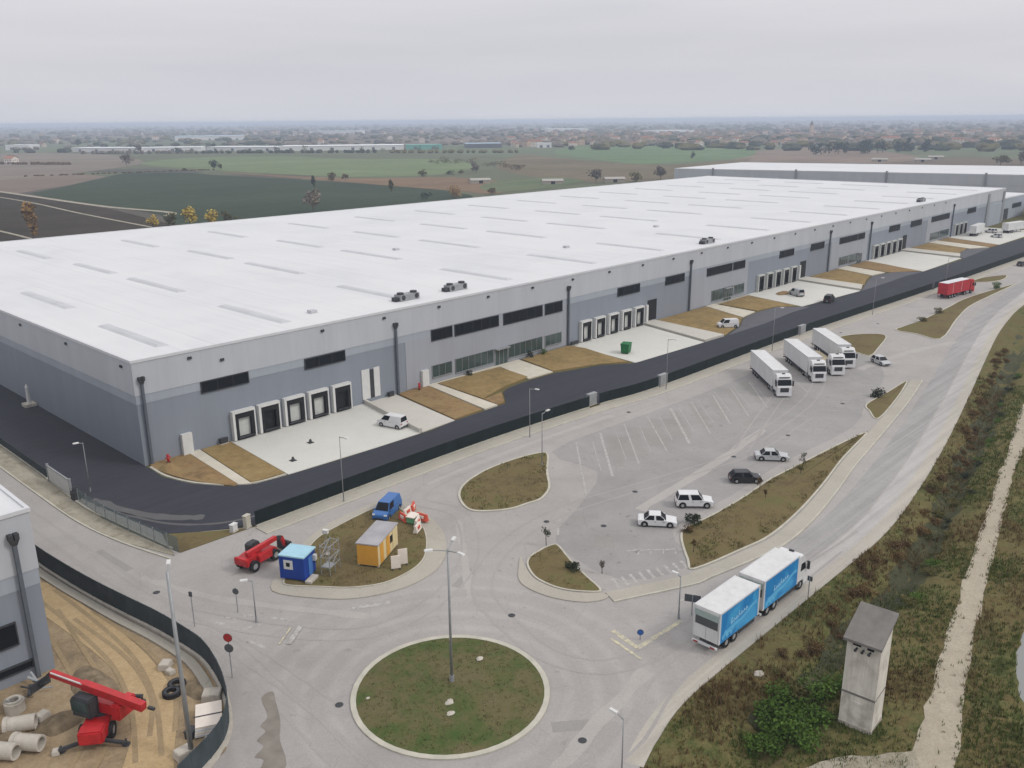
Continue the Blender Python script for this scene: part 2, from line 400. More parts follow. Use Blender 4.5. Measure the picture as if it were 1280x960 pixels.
# dirty wheel tracks of mud across the new tarmac corner
for pl, w in (([(-9,-12),(-6.4,-19.6),(-2,-24.2),(3,-25.6)], .3), ([(-9.6,-6),(-8,-13),(-5.6,-18),(-2.6,-21.2)], 1.0)):
    mb = MB(); sp = smooth(pl, 5, False); w2 = [w*(.5+.8*abs(noise.noise((q[0]*.7,q[1]*.7,5)))) for q in sp]
    a = [offset(sp, w2[i], False)[i] for i in range(len(sp))]; b = [offset(sp, -w2[i], False)[i] for i in range(len(sp))]
    sheet(mb, a, b, .08); struct(mb.build('mud_trail', MT['dust']))

def slab(name, poly, mat, z, sm=0, z0=-.05):
    if sm: poly = smooth(poly, sm)
    mb = MB(); mb.prism(poly, z0, z); return struct(mb.build(name, MT[mat]))
slab('grass_verge', [(-8.1,-22.0),(-4.9,-24.6),(-.6,-27.9),(-8.8,-27.7),(-9.1,-26)], 'island', .12)
slab('verge', [(-10.6,140),(-10.9,24),(-11.1,4),(-11.4,-8),(-10.4,-17),(-9.2,-26.6),(-9.6,-27.9),(-12.0,-20.6),(-13.2,-12),(-13.5,0),(-13.6,26),(-13.8,140)], 'verge', .11)
mb = MB(); kl = smooth([(-13.9,140),(-13.7,26),(-13.6,0),(-13.3,-12),(-12.1,-20.6),(-10.2,-28.3)],4,False); strip(mb, offset(kl,.12,False), offset(kl,-.12,False), -.05, .16); struct(mb.build('kerb', MT['kerb']))
mb = MB(); kl = smooth([(-10.6,140),(-10.75,24),(-10.95,4),(-11.2,-8),(-10.25,-17),(-9.1,-26.4)],4,False); strip(mb, offset(kl,.14,False), offset(kl,-.14,False), -.05, .3); struct(mb.build('kerb', MT['kerb']))
# pavement along the front fence
fl = [(0,-28.2),(36,-27.9),(61.5,-29.4),(79,-31.2),(131,-31.6),(199,-34.3),(281,-36.6),(381,-39.2),(700,-46)]
mb = MB(); a = smooth(fl,4,False); strip(mb, offset(a,-.16,False), offset(a,-2.3,False), -.05, .15); struct(mb.build('pavement', MT['pave']))
mb = MB(); strip(mb, offset(a,-2.3,False), offset(a,-2.5,False), -.05, .17); struct(mb.build('kerb', MT['kerb']))

# the loading yards and front gardens before the docks
slab('loading_yard', [(12.9,0),(37.2,0),(34.1,-17.9),(27.1,-17.9),(11.6,-17.2)], 'concrete', .085)
slab('loading_yard', [(37.6,0),(44,0),(41.5,-17.5),(34.5,-17.9)], 'ramp', .12)
mb = MB(); strip(mb, [(37.2,0),(34.0,-17.8)], [(37.65,0),(34.5,-17.8)], -.05, .75); struct(mb.build('retaining_kerb', MT['ramp']))
slab('garden_soil', smooth([(.6,-.1),(3,-.1),(6.2,-.1),(5.4,-15.2),(3.6,-13.6),(1.7,-9.6),(.6,-4.5)],2), 'soilred', .2)
slab('garden_soil', [(8.2,-.1),(12.7,-.1),(11.4,-16.6),(6.7,-16.2)], 'soil', .21)
slab('garden_path', [(6.3,0),(8,0),(6.5,-16.6),(5.2,-15.6)], 'gpath', .24)
slab('garden_soil', [(44.4,-.1),(50.9,-.1),(48,-17),(41.8,-17.2)], 'soilred', .21)
slab('garden_path', [(51.1,0),(52.9,0),(51.3,-17.3),(48.4,-17.3)], 'gpath', .24)
slab('garden_soil', [(53.2,-.6),(58.2,-.6),(68.1,-1.2),(66.9,-9.8),(58.4,-11),(52.3,-13)], 'soil', .21)
slab('garden_soil', [(52.1,-13.4),(56.8,-12.8),(53.4,-16.9),(51.6,-17)], 'soilred', .2)
slab('garden_path', [(68.7,-.1),(74.6,-.1),(72.5,-10.9),(66.2,-10.6)], 'gpath', .2)
slab('garden_path', [(53,-.02),(68.7,-.02),(68.6,-1.1),(53,-.55)], 'gpath', .22)
slab('garden_soil', [(75.2,-.6),(83,-.3),(89.6,-.3),(90.2,-4.2),(87.4,-17.2),(82.6,-14),(73,-10.6)], 'soil', .21)
slab('loading_yard', [(90.6,0),(116,0),(111,-19.5),(88.2,-18.4)], 'concrete', .085)
slab('loading_yard', [(116.4,0),(120.8,0),(118.4,-19.8),(111.4,-19.5)], 'ramp', .5)
slab('garden_soil', [(121.4,-.2),(134.5,-.2),(142.6,-.4),(137,-13.6),(129.6,-16.9),(119.2,-19.6)], 'soil', .2)
slab('garden_path', [(143,-.1),(146.8,-.1),(145,-12.6),(137.6,-13.4)], 'gpath', .22)
slab('garden_path', [(146.8,-.02),(163,-.02),(163,-1),(146.8,-1)], 'pave', .2)
slab('garden_soil', [(147.6,-1.3),(162.6,-1.3),(161,-6.4),(158,-17.2),(153.4,-13.2),(146.4,-12.4)], 'soil', .21)
slab('loading_yard', [(163.4,0),(192,0),(188.6,-20.2),(158.8,-17.9)], 'concrete', .085)
slab('loading_yard', [(192.4,0),(198,0),(196,-17.6),(189.2,-20)], 'ramp', .5)
slab('garden_soil', [(198.6,-.2),(219,-.4),(213,-12.8),(204.8,-14.9),(196.6,-17.8)], 'soil', .2)
slab('garden_path', [(219.4,-.1),(226,-.1),(221.6,-13.8),(213.8,-12.9)], 'gpath', .22)
slab('garden_soil', [(226.6,-.6),(240,-.6),(238,-6),(230.6,-20.6),(222.6,-14.6)], 'soilred', .21)
slab('loading_yard', [(240.4,0),(270,0),(266.4,-21.4),(231.6,-21.4)], 'concrete', .085)
slab('loading_yard', [(270.4,0),(277,0),(274.4,-18.4),(267.4,-20.6)], 'ramp', .5)
slab('garden_soil', [(277.6,-.2),(297,-.4),(290,-15.6),(275.4,-17.6)], 'soil', .2)
slab('garden_path', [(297.6,-.1),(306,-.1),(299,-20.4),(291,-16.2)], 'gpath', .22)
slab('garden_soil', [(306.6,-.6),(318,-.6),(314,-6),(308,-20.8),(300,-20.4)], 'soilred', .21)
slab('loading_yard', [(318.6,0),(362,0),(362,-21.6),(309,-20.9)], 'concrete', .085)

# kerbed islands
def island(poly, mat, kw=.28, dome=.18, sm=4, kname='kerb', kmat='kerb', kh=.17):
    if area(poly) < 0: poly = poly[::-1]
    out = smooth(poly, sm); inn = offset(out, kw)
    mb = MB(); n = len(out); P = out + [out[0]]; Q = inn + [inn[0]]
    strip(mb, P, Q, -.05, kh); struct(mb.build('kerb', MT[kmat]))
    cx = sum(p[0] for p in inn)/n; cy = sum(p[1] for p in inn)/n
    vs = [(p[0],p[1],kh-.03) for p in inn]; K = 5
    for k in range(1, K):
        r = 1-k/K
        vs += [(cx+(p[0]-cx)*r, cy+(p[1]-cy)*r, kh-.03+dome*(1-r*r)) for p in inn]
    vs.append((cx,cy,kh-.03+dome)); fs = []
    for k in range(K-1):
        for i in range(n): fs.append((k*n+i, k*n+(i+1)%n, (k+1)*n+(i+1)%n, (k+1)*n+i))
    fs += [((K-1)*n+i, (K-1)*n+(i+1)%n, K*n) for i in range(n)]
    mb = MB(); mb.add(vs, fs); return struct(mb.build('grass_island', MT[mat], smooth=True))
cx, cy = -5.3, -67.3
island([(cx+8.15*math.cos(i*math.pi/12), cy+8.15*math.sin(i*math.pi/12)) for i in range(24)], 'round', .45, .4, 2)
isl_top=[(21.8,-39.3),(23.8,-37.5),(26.1,-36.4),(28.4,-35.8),(31,-35.4),(35.1,-35.5),(38.7,-36.1),(40.6,-37),(40,-38.4),(35.6,-42.1),(32.6,-45.1),(30.7,-46.5),(28.2,-47.4),(26.1,-47.1),(23.8,-46.7),(21.7,-45.4),(20.2,-43.7),(20.3,-41.9)]
island(isl_top, 'island', .3)
isl_mid=[(14.7,-57.4),(16.2,-56.4),(17.8,-56.2),(19.4,-56.2),(20.4,-56.8),(19.2,-59.2),(18.1,-61.3),(17.1,-63.7),(15.8,-66.5),(14.2,-65),(13.3,-63.2),(13.1,-61.3),(13.4,-59.5)]
island(isl_mid, 'island', .2)
slab('footway', smooth([(13.9,-57),(15.6,-55.7),(14.5,-57.3),(13.2,-59.5),(12.9,-61.3),(13.1,-63.3),(14,-65.2),(15.3,-66.6),(15.5,-67.6),(14.4,-67.6),(12.9,-66.5),(11.6,-64),(11.2,-61.2),(11.8,-59)],3), 'pave', .15)
isl_cab=[(-4.7,-41.5),(-2.8,-39.7),(-.1,-38.1),(3.1,-36),(6.4,-35.1),(12.2,-34.3),(14.7,-35),(14.5,-37.6),(13.7,-41.5),(11.9,-44.7),(9.3,-47.6),(7.3,-49),(5,-49.6),(2,-49.5),(-.8,-47.8),(-2.9,-45.3),(-4.9,-42.7)]
slab('footway', smooth([(-6.5,-42.3),(-3.6,-39.3),(0,-36.6),(3.9,-34.6),(7.4,-33.5),(14,-33),(16.3,-34.4),(15.9,-39.5),(14.3,-44.5),(11.8,-48.1),(8.9,-50.5),(5.7,-51.6),(2.1,-51.4),(-1.6,-49.7),(-4.2,-46.9)],4), 'pave', .15)
island(isl_cab, 'island', .14, .1, kh=.24)
isl_right=[(31.1,-65.7),(33.7,-64.8),(38.4,-65.2),(45.7,-65.3),(52.8,-65),(58.7,-65.3),(67.2,-65.8),(74.2,-66.3),(79.5,-67.1),(71.4,-68.3),(65.2,-69.2),(56.4,-70.9),(46.5,-72.4),(38.4,-73),(33.4,-72.4),(25.8,-70.9),(27.1,-69.1)]
island(isl_right, 'island', .25, .3)
island([(92.1,-61.5),(101,-61.4),(110.5,-61.3),(103.2,-63.2),(94,-64.9),(87.2,-65.9),(86.0,-65.3),(88.8,-63.4)], 'island', .22, .12)
island([(148.5,-44.6),(158.2,-45.4),(180.6,-45),(192.9,-44.5),(208.4,-45.6),(226.8,-48.2),(206.2,-48.4),(185.8,-48.8),(167.8,-51.4),(146.5,-55.1),(147.4,-49.5)], 'island', .3, .25)
island([(133.5,-38.4),(140,-41),(141.7,-45.4),(130.4,-48.4),(122.8,-49.6),(124.4,-45.2),(128.5,-41.2)], 'island', .25, .15)
island([(222,-38),(232,-38.4),(240,-42),(232,-43.6),(225,-42)], 'island', .25, .15)
side_in=[(15.8,-67),(23.5,-70.7),(25.7,-71.2),(33,-72.7),(38.2,-73.3),(46,-72.7),(55.9,-71.1),(64.4,-69.5),(78.2,-67.4),(97.9,-64.3),(111.6,-61.6)]
mb = MB(); a = smooth(side_in,4,False); strip(mb, a, offset(a,-1.7,False), -.05, .15); struct(mb.build('footway', MT['pave']))
mb = MB(); strip(mb, offset(a,-1.7,False), offset(a,-1.9,False), -.05, .175); struct(mb.build('kerb', MT['kerb']))

# painted markings, worn
t = NT('worn_road_paint', .8); p = t.pos()
t.col(t.mix(t.ramp(t.noise(p, 2.2, 5, .7), [(.42, 0.), (.6, 1.)]), S(149,146,143), S(174,172,168))); MT['paint'] = t.m
t = NT('worn_yellow_paint', .8); p = t.pos()
t.col(t.mix(t.ramp(t.noise(p, 2.2, 5, .7), [(.42, 0.), (.6, 1.)]), S(160,156,146), S(196,188,158))); MT['ypaint'] = t.m
def line(pl, w, z=.062, mat='paint', name='road_marking', closed=False):
    mb = MB(); sheet(mb, offset(pl, w/2, False), offset(pl, -w/2, False), z); return struct(mb.build(name, MT[mat]))
for a, b, w in (((46.9,-37.6),(32.9,-50.8),.22),((52.3,-37.8),(40.1,-49.4),.34),((58,-38),(46.1,-49.3),.22),((63.3,-38.6),(52.5,-49.6),.2),((69.2,-39),(57.3,-50.2),.4),((74.4,-39.6),(63,-50.2),.16),((80,-40.3),(68.7,-50.2),.22),((85.4,-40.6),(74,-50.4),.16),((91,-41),(79.9,-50.4),.18),((97,-41),(86,-51),.16),((103,-41),(92,-51.6),.16)):
    line([a, b], w)
# give-way bars at the mouths of the roads
line([(-8.2,-49.9),(-10.6,-51.6)], .5, .12); line([(-8.9,-49.4),(-11.2,-51)], .16, .12, 'ypaint')
for a, b, w in (((-12.6,-46.2),(-10.2,-46.8),.35),((-9.2,-46.6),(-8.2,-48.3),.4),((-12.8,-48.4),(-12.3,-50.6),.4),((-13.3,-43.5),(-12.9,-44.3),.5),((-12.1,-43.2),(-11.6,-44.3),.45),((-10.9,-44.4),(-10.1,-44.9),.4),((-3,-50.9),(0.2,-52.6),.55),((9.1,-50.6),(10.4,-49.4),.3)):
    line([a, b], w)
line([(10.9,-71.6),(10.2,-74.9)], .5, .07, 'ypaint'); line([(10.2,-74.9),(16.6,-75.3)], .45, .071, 'ypaint'); line([(9.8,-72.2),(9.0,-76.2)], .3, .07, 'ypaint')
line([(19.4,-73.2),(21,-73.6)], .3); line([(23.6,-54.2),(22.3,-55.2)], .25); line([(26,-52.4),(25.1,-53)], .25)
# zebra crossing and small bays at the park exit
for i in range(9):
    x = 17.6+i*1.0; y = -67.3-i*.37; line([(x,y),(x+.9,y+1.5)], .34)
for i in range(6):
    x = 25.6+i*.98; y = -64.1-i*.95
    line([(x-1.2,y+.9),(x,y)], .2); line([(x-1.0,y-.5),(x-.1,y)], .16)
for i in range(5):
    line([(84+i*5,-73.4+i*.95),(86+i*5,-73+i*.95)], .14)
# dark wet stain and dirt on the roundabout's left mouth
t = NT('damp_stain', .6); t.col(t.ramp(t.noise(t.pos(), .8, 4), [(.3, S(112,106,98)), (.7, S(132,126,118))])); MT['stain'] = t.m
st = smooth([(-16.4,-56.6),(-15.3,-56.5),(-15.9,-58),(-16.9,-60.2),(-18.2,-62.2),(-19.3,-64.8),(-21.6,-66.4),(-21.4,-64.4),(-20.2,-63.2),(-20.5,-62.4),(-19.4,-61.9),(-19.4,-60.9),(-18.4,-60.5),(-18.3,-59.6),(-17.3,-59)],3)
mb = MB(); mb.add([(x,y,.064) for x,y in st], [tuple(range(len(st)))]); struct(mb.build('damp_stain', MT['stain']))

# dirt track on the far bank of the ditch and the pool beside it
tl = smooth(track_l,5,False); tr = smooth(track_r,5,False)
def rag(pl, s): return [(q[0]+.45*noise.noise((q[0]*.6,q[1]*.6,s)), q[1]+.45*noise.noise((q[0]*.6,q[1]*.6,s+9))) for q in pl]
def dense(pl, step=.9):
    out = []
    for a, b in zip(pl[:-1], pl[1:]):
        n = max(1, min(24, int(math.hypot(b[0]-a[0], b[1]-a[1])/step)))
        out += [(a[0]+(b[0]-a[0])*i/n, a[1]+(b[1]-a[1])*i/n) for i in range(n)]
    return out + [pl[-1]]
N = 260
def resample(pl, n):
    L = [0]
    for a, b in zip(pl[:-1], pl[1:]): L.append(L[-1]+math.hypot(b[0]-a[0], b[1]-a[1]))
    out = []; k = 0
    for i in range(n):
        s = L[-1]*(i/(n-1))**1.8
        while k < len(L)-2 and L[k+1] < s: k += 1
        u = (s-L[k])/max(1e-6, L[k+1]-L[k]); out.append((pl[k][0]+(pl[k+1][0]-pl[k][0])*u, pl[k][1]+(pl[k+1][1]-pl[k][1])*u))
    return out
mb = MB(); strip(mb, rag(resample(tl,N),1), rag(resample(tr,N),4), -.1, .04); struct(mb.build('dirt_track', MT['track']))
slab('dirt_track', rag(dense([(13.4,-97.6),(11.6,-96.4),(9.4,-94.6),(7.2,-92.9),(5.2,-92.4),(5.0,-93.6),(7.0,-95.2),(9.4,-97.4),(10.4,-99.2)]),2), 'verge', .14, 0, -.5)
t = NT('pool_water', .08); t.col(S(126,128,126)); t.b.inputs['Specular IOR Level'].default_value = .5; MT['water'] = t.m
pool = [(31.9+13.6*math.cos(i*.2618)*.974-4.46*math.sin(i*.2618)*.225, -103.9+13.6*math.cos(i*.2618)*.225+4.46*math.sin(i*.2618)*.974) for i in range(24)]
mb = MB(); mb.add([(x,y,-.12) for x,y in pool], [tuple(range(len(pool)))]); struct(mb.build('pool_water', MT['water']))

# wet dark bed of the ditch
t = NT('ditch_bed_growth', .95); p = t.pos()
t.col(t.ramp(t.math('ADD', t.math('MULTIPLY', t.noise(p, .3, 5, .65), .6), t.math('MULTIPLY', t.noise(p, 3., 3), .4)), [(.35, S(46,50,38)), (.5, S(64,66,46)), (.65, S(80,76,52))])); t.bump(t.noise(p, 4., 3), .6, .15); MT['ditchbed'] = t.m
dl = resample(smooth(ditch[1:],5,False), 240); vs = []; K = 9
for i, q in enumerate(dl):
    a = Vector(dl[max(0,i-1)]); b = Vector(dl[min(len(dl)-1,i+1)]); tn = (b-a).normalized(); w = 1.6+1.1*noise.noise((q[0]*.2,q[1]*.2,1))
    for k in range(K):
        d = (k/(K-1)*2-1)*w; x, y = q[0]-tn.y*d, q[1]+tn.x*d
        vs.append((x, y, ground_z(x,y)+(.07 if 0 < k < K-1 else -.08)))
fs = [(i*K+k, i*K+k+1, (i+1)*K+k+1, (i+1)*K+k) for i in range(len(dl)-1) for k in range(K-1)]
struct(MB().add(vs, fs).build('ditch_bed', MT['ditchbed'], smooth=True))

# construction site ground
slab('site_ground', [(-20.6,40),(-20.6,-17),(-20,-25),(-19.3,-31),(-18.6,-36.5),(-17.8,-41.4),(-17.3,-46.5),(-17.4,-49.1),(-18,-52.3),(-18.9,-55.2),(-20,-57.6),(-21.5,-59.4),(-24,-60.8),(-29,-64),(-40,-64),(-60,-50),(-60,40)], 'dirt', .1)
slab('haul_path', smooth([(-21.2,-24),(-20.4,-33),(-20.0,-40),(-20.3,-47),(-21.4,-52),(-24,-57),(-27,-62),(-30,-60),(-26,-54),(-23.8,-48.4),(-23,-42),(-23.6,-33),(-24,-24)],3), 'dirtpath', .13)

fi = smooth([(-20.6,30),(-20.4,0),(-20.3,-17),(-19.8,-25),(-19.1,-31),(-18.4,-36.5),(-17.6,-41.4),(-17.1,-46.5),(-17.2,-49.1),(-17.8,-52.3),(-18.7,-55.2),(-19.8,-57.4),(-21.4,-59.2),(-23.4,-60.5),(-26,-61.6)], 4, False)
mb = MB(); strip(mb, offset(fi,-.55,False), offset(fi,-1.35,False), -.05, .3); struct(mb.build('concrete_footing', MT['pave']))

# grey lay-bys before the offices, between black road and gardens
for pl in ([(120,-20),(129.5,-17.5),(135.5,-14.7),(140,-13.5),(146.3,-13.1),(154,-13.7),(158.8,-18.2),(159.4,-19.6),(150,-19.4),(135,-20.4)], [(188,-20.6),(191,-19.7),(205.5,-15.3),(214,-13.3),(224,-15.1),(231.2,-21.6),(218,-20.6),(205,-20.8)], [(266,-22.2),(268,-20.7),(278,-16.5),(290,-16.1),(297,-21),(285,-21.6)]):
    mb = MB(); mb.add([(x,y,.08) for x,y in pl], [tuple(range(len(pl)))]); struct(mb.build('lay_by', MT['layby']))
# faint tyre sweeps and repaired strips in the old asphalt
MT['tyremark'] = asphalt('tyre_polished_asphalt', S(153,149,146), .8, spot=.2); MT['patch'] = asphalt('asphalt_repair', S(142,139,136), .9, spot=.3)
MT['palewear'] = asphalt('sun_bleached_asphalt', S(162,158,154), .8, spot=.1)
def sweep(pl, gap, w, mat='tyremark', z=.0595, k=6):
    sp = smooth(pl, k, False)
    for s in (-1,1):
        c = offset(sp, s*gap/2, False); mb = MB()
        a = [offset(c, w/2*(.6+.7*abs(noise.noise((q[0]*.3,q[1]*.3,s)))), False)[i] for i, q in enumerate(c)]; b = [offset(c, -w/2*(.6+.7*abs(noise.noise((q[0]*.3,q[1]*.3,s+4)))), False)[i] for i, q in enumerate(c)]
        sheet(mb, a, b, z+.0006*(s+1)); struct(mb.build('tyre_track', MT[mat]))
sweep([(-16.6,-10),(-16.4,-30),(-14.6,-46),(-15.2,-58),(-16.4,-72),(-14,-88)], 1.9, .35)
sweep([(-17,0),(-15.6,-34),(-13.9,-50),(-13.6,-62),(-13.6,-72),(-9,-80),(-1,-81.5),(8,-79.5),(16,-79.4),(40,-79.4)], 2.0, .4, z=.0608)
sweep([(46,-78.6),(20,-77),(8,-75.6),(4.2,-71),(5.2,-64),(8.4,-57),(17,-52.5),(28,-51.5),(44,-55),(60,-58),(80,-57)], 2.0, .4, z=.0622)
sweep([(-14.5,-40),(-9.5,-49.8),(-4,-55.4),(4,-55.5),(12,-51.5),(18.6,-43),(18,-36),(26,-33.4),(45,-33.6),(70,-35)], 1.9, .32, z=.0636)
sweep([(60,-57),(76,-52),(88,-48.5)], 2.0, .4, z=.065); sweep([(64,-56.5),(86,-54),(100,-50)], 2.0, .4, z=.0664)
for pl, w in (([(-14.2,-30),(-10.6,-40),(-3,-53)], .9), ([(6,-58),(12,-50.5),(17.4,-44)], .8), ([(22,-33.2),(40,-32.9),(60,-34.2)], 1.2), ([(34,-58),(52,-57),(70,-55)], 1.4), ([(112,-52),(130,-54),(146,-58)], 1.6), ([(-8,-80),(0,-78.5),(8,-77.4)], 1.3)):
    mb = MB(); sp = smooth(pl, 6, False); sheet(mb, rag(offset(sp, w/2, False),2), rag(offset(sp, -w/2, False),7), .0585); struct(mb.build('worn_strip', MT['palewear']))
for x, y, w, d, a in ((28,-54.5,3.4,1.3,-40),(50,-44,2.6,8,-43),(56,-44.6,2.6,8,-43),(61.5,-45,2.6,8.6,-43),(8.4,-54.6,4,1.1,20),(-14.6,-24,1,7,4),(72,-52,5,1.6,10),(96,-57,3,1.2,0),(24.6,-60,2.2,3.2,-50),(-1.5,-77.6,1.2,4,50)):
    ca, sa = math.cos(R(a)), math.sin(R(a)); q = [(x+ca*u-sa*v, y+sa*u+ca*v, .0575) for u, v in ((-w/2,-d/2),(w/2,-d/2),(w/2,d/2),(-w/2,d/2))]
    struct(MB().add(q, [(0,1,2,3)]).build('asphalt_patch', MT['patch']))

# kerb round the corner garden and ruts in the site dirt
kc = smooth([(.15,-1),(.1,-5.6),(1.4,-10.3),(3.8,-14.1),(7,-16.6),(11.4,-17.1)],5,False)
mb = MB(); strip(mb, kc, offset(kc,.35,False), -.05, .17); struct(mb.build('kerb', MT['kerb']))
MT['rut'] = ground('wheel_rut_mud', [(.3, S(136,119,93)), (.7, S(158,139,110))], .3, 1.2, 6, .5, .6)
for pl in ([(-22.2,-26),(-21.8,-36),(-22,-44),(-23.6,-51),(-26,-57)], [(-23.4,-30),(-24.6,-40),(-25.6,-47),(-28.5,-53),(-33,-57)], [(-21.2,-33),(-20.6,-43),(-21.6,-50),(-24,-55)]):
    sp = smooth(pl,6,False)
    for s_ in (-.9,.9):
        c = offset(sp, s_, False); mb = MB(); sheet(mb, offset(c,.2,False), offset(c,-.2,False), .136+.002*(s_ > 0)); struct(mb.build('wheel_rut', MT['rut']))
# more faded bay lines and dark rubbed strips between them
for i in range(13):
    x = 49.5+i*5.45; u = rnd.uniform(0,2)
    line([(x-u,-38.4-.12*i-u),(x-8-u,-46.2-.12*i-u)], .1, .0612)
    x += 2.6; q = [(x,-39.5-.1*i),(x-8.6,-48-.1*i)]
    mb = MB(); c = smooth([q[0],((q[0][0]+q[1][0])/2,(q[0][1]+q[1][1])/2),q[1]],8,False); sheet(mb, rag(offset(c,.7,False),5+i), rag(offset(c,-.7,False),2+i), .0592); struct(mb.build('rubber_stain', MT['patch']))
for i in range(9):
    x = 60+i*6; line([(x,-57.5+.2*i),(x+2.2,-60.6+.2*i)], .12)
# ------------------------------------------------------------- warehouse
t = NT('roof_membrane', .6); p = t.pos()
n1 = t.noise(p, .05, 5, .6, .6); n2 = t.noise(t.map(p, (.9,.03,1)), 1, 4, .6)
base = t.ramp(t.math('ADD', t.math('MULTIPLY', n1, .6), t.math('MULTIPLY', n2, .4)), [(.34, (.545,.555,.575)), (.5, (.60,.607,.622)), (.66, (.63,.636,.648))])
sx = t.node('ShaderNodeSeparateXYZ'); t.l.new(p, sx.inputs[0])
def seam(axis, pitch, w, dark):
    fr = t.math('FRACT', t.math('DIVIDE', sx.outputs[axis], pitch))
    return t.ramp(fr, [(0, dark), (w, 1.), (1-w, 1.), (1., dark)])
base = t.mix(1, base, seam('X', 12.4, .012, .86), 'MULTIPLY'); base = t.mix(1, base, seam('Y', 2.05, .03, .965), 'MULTIPLY')
blot = t.noise(p, .35, 3, .6); base = t.mix(t.ramp(blot, [(.68, 0.), (.8, .28)]), base, (.42,.42,.42))
t.col(base); MT['roof'] = t.m
def wallmat(name, c, pitch=2.4, var=.05):
    t = NT(name, .7); p = t.pos(); s = t.node('ShaderNodeSeparateXYZ'); t.l.new(p, s.inputs[0])
    n = t.noise(t.map(p, (.25,.25,.06)), 1, 4, .6)
    b = t.ramp(n, [(.3, mul(c, 1-var)), (.7, mul(c, 1+var))])
    u = t.math('ADD', s.outputs['X'], s.outputs['Y'])
    fr = t.math('FRACT', t.math('DIVIDE', u, pitch))
    b = t.mix(1, b, t.ramp(fr, [(0., .94), (.02, 1.), (.98, 1.), (1., .94)]), 'MULTIPLY')
    st = t.noise(t.map(p, (1.6,1.6,.05)), 1, 3, .7)
    b = t.mix(1, b, t.ramp(st, [(.3, .97), (.6, 1.01)]), 'MULTIPLY')
    t.col(b); return t.m
MT['fascia'] = wallmat('fascia_cladding', (.43,.447,.478)); MT['band'] = wallmat('mid_grey_cladding', (.315,.345,.39)); MT['wall'] = wallmat('slate_grey_cladding', (.222,.245,.285))
MT['lightwall'] = wallmat('light_grey_cladding', (.315,.33,.365)); MT['coping'] = plain('coping_metal', (.56,.57,.59), .5, var=.05)
MT['skylight'] = plain('skylight_polycarbonate', (.46,.47,.49), .35, var=.08, scale=.2)
MT['doorwhite'] = plain('white_door', (.58,.58,.57), .5, var=.05); MT['dooroffwhite'] = plain('sectional_door', (.48,.49,.47), .5, var=.08)
MT['seal'] = plain('dock_seal_rubber', (.016,.016,.018), .8, var=.2)
MT['greenglass'] = plain('green_tinted_glazing', (.035,.06,.06), .12, var=.25, scale=.5, spec=.6)
MT['pipe'] = plain('downpipe_paint', (.10,.115,.135), .5, var=.1)
HT, L, D = 14.8, 386., 148.
wh = thing('warehouse', 'huge pale-roofed logistics warehouse with grey banded walls and rows of dock doors', 'warehouse')
def part(mb, name, mat, parent=wh, label=None, **k):
    o = mb.build(name, MT[mat] if isinstance(mat, str) else mat, parent, **k)
    if label: o['label'] = label
    return o
part(MB().box(0,L,0,D,-.3,8.8), 'lower_wall', 'wall'); part(MB().box(-.04,L+.04,-.04,D+.04,8.8,10.05), 'wall_band', 'band')
part(MB().box(-.1,L+.1,-.1,D+.1,10.05,HT-.15), 'fascia', 'fascia')
part(MB().box(-.02,L+.02,-.02,D+.02,HT-.15,HT), 'roof', 'roof')
cp = MB()
for a in ((-.2,L+.2,-.2,.12),(-.2,L+.2,D-.12,D+.2)): cp.box(*a, HT-.22, HT+.16)
for a in ((-.2,.12,.12,D-.12),(L-.12,L+.2,.12,D-.12)): cp.box(*a, HT-.22, HT+.16)
part(cp, 'coping', 'coping')
# light grey office fronts between the dock groups
for x0, x1 in ((46.5,89.3),(136,163.4),(213.4,240.6),(294,319)):
    part(MB().box(x0,x1,-.055,.1,.3,8.83), 'office_cladding', 'lightwall')
# high strip windows
for x0, x1, zt, zb in ((9.3,16.6,9.9,8.4),(26.5,33.9,9.8,8.3),(52.5,57.3,9.8,8),(58.1,69.2,9.8,7.9),(70.7,81.6,9.8,7.8),(82.6,87.7,9.8,7.8),(106.5,114.5,9.7,8),(124.9,132.6,9.7,8),(142.9,154.8,9.5,7.7),(155.6,161.3,9.5,7.7),(180.5,188.6,9.6,7.9),(199.5,208,9.6,7.9),(219,231.8,9.5,7.8),(232.6,237.5,9.5,7.8),(257.9,267,9.6,7.8),(277.3,287.4,9.6,7.8),(297.8,308.4,9.5,7.7),(309.2,316.7,9.5,7.7),(338.1,348,9.5,7.7)):
    w = part(MB().box(x0,x1,-.13,0,zb,zt), 'window', 'glass')
    fr = MB(); fr.box(x0-.12,x1+.12,-.2,.02,zt,zt+.12).box(x0-.12,x1+.12,-.22,.02,zb-.12,zb).box(x0-.12,x0,-.2,.02,zb,zt).box(x1,x1+.12,-.2,.02,zb,zt)
    n = max(2, int((x1-x0)/1.9))
    for i in range(1, n): fr.box(x0+(x1-x0)*i/n-.03, x0+(x1-x0)*i/n+.03, -.17, -.1, zb, zt)
    part(fr, 'window_frame', 'dark', w)
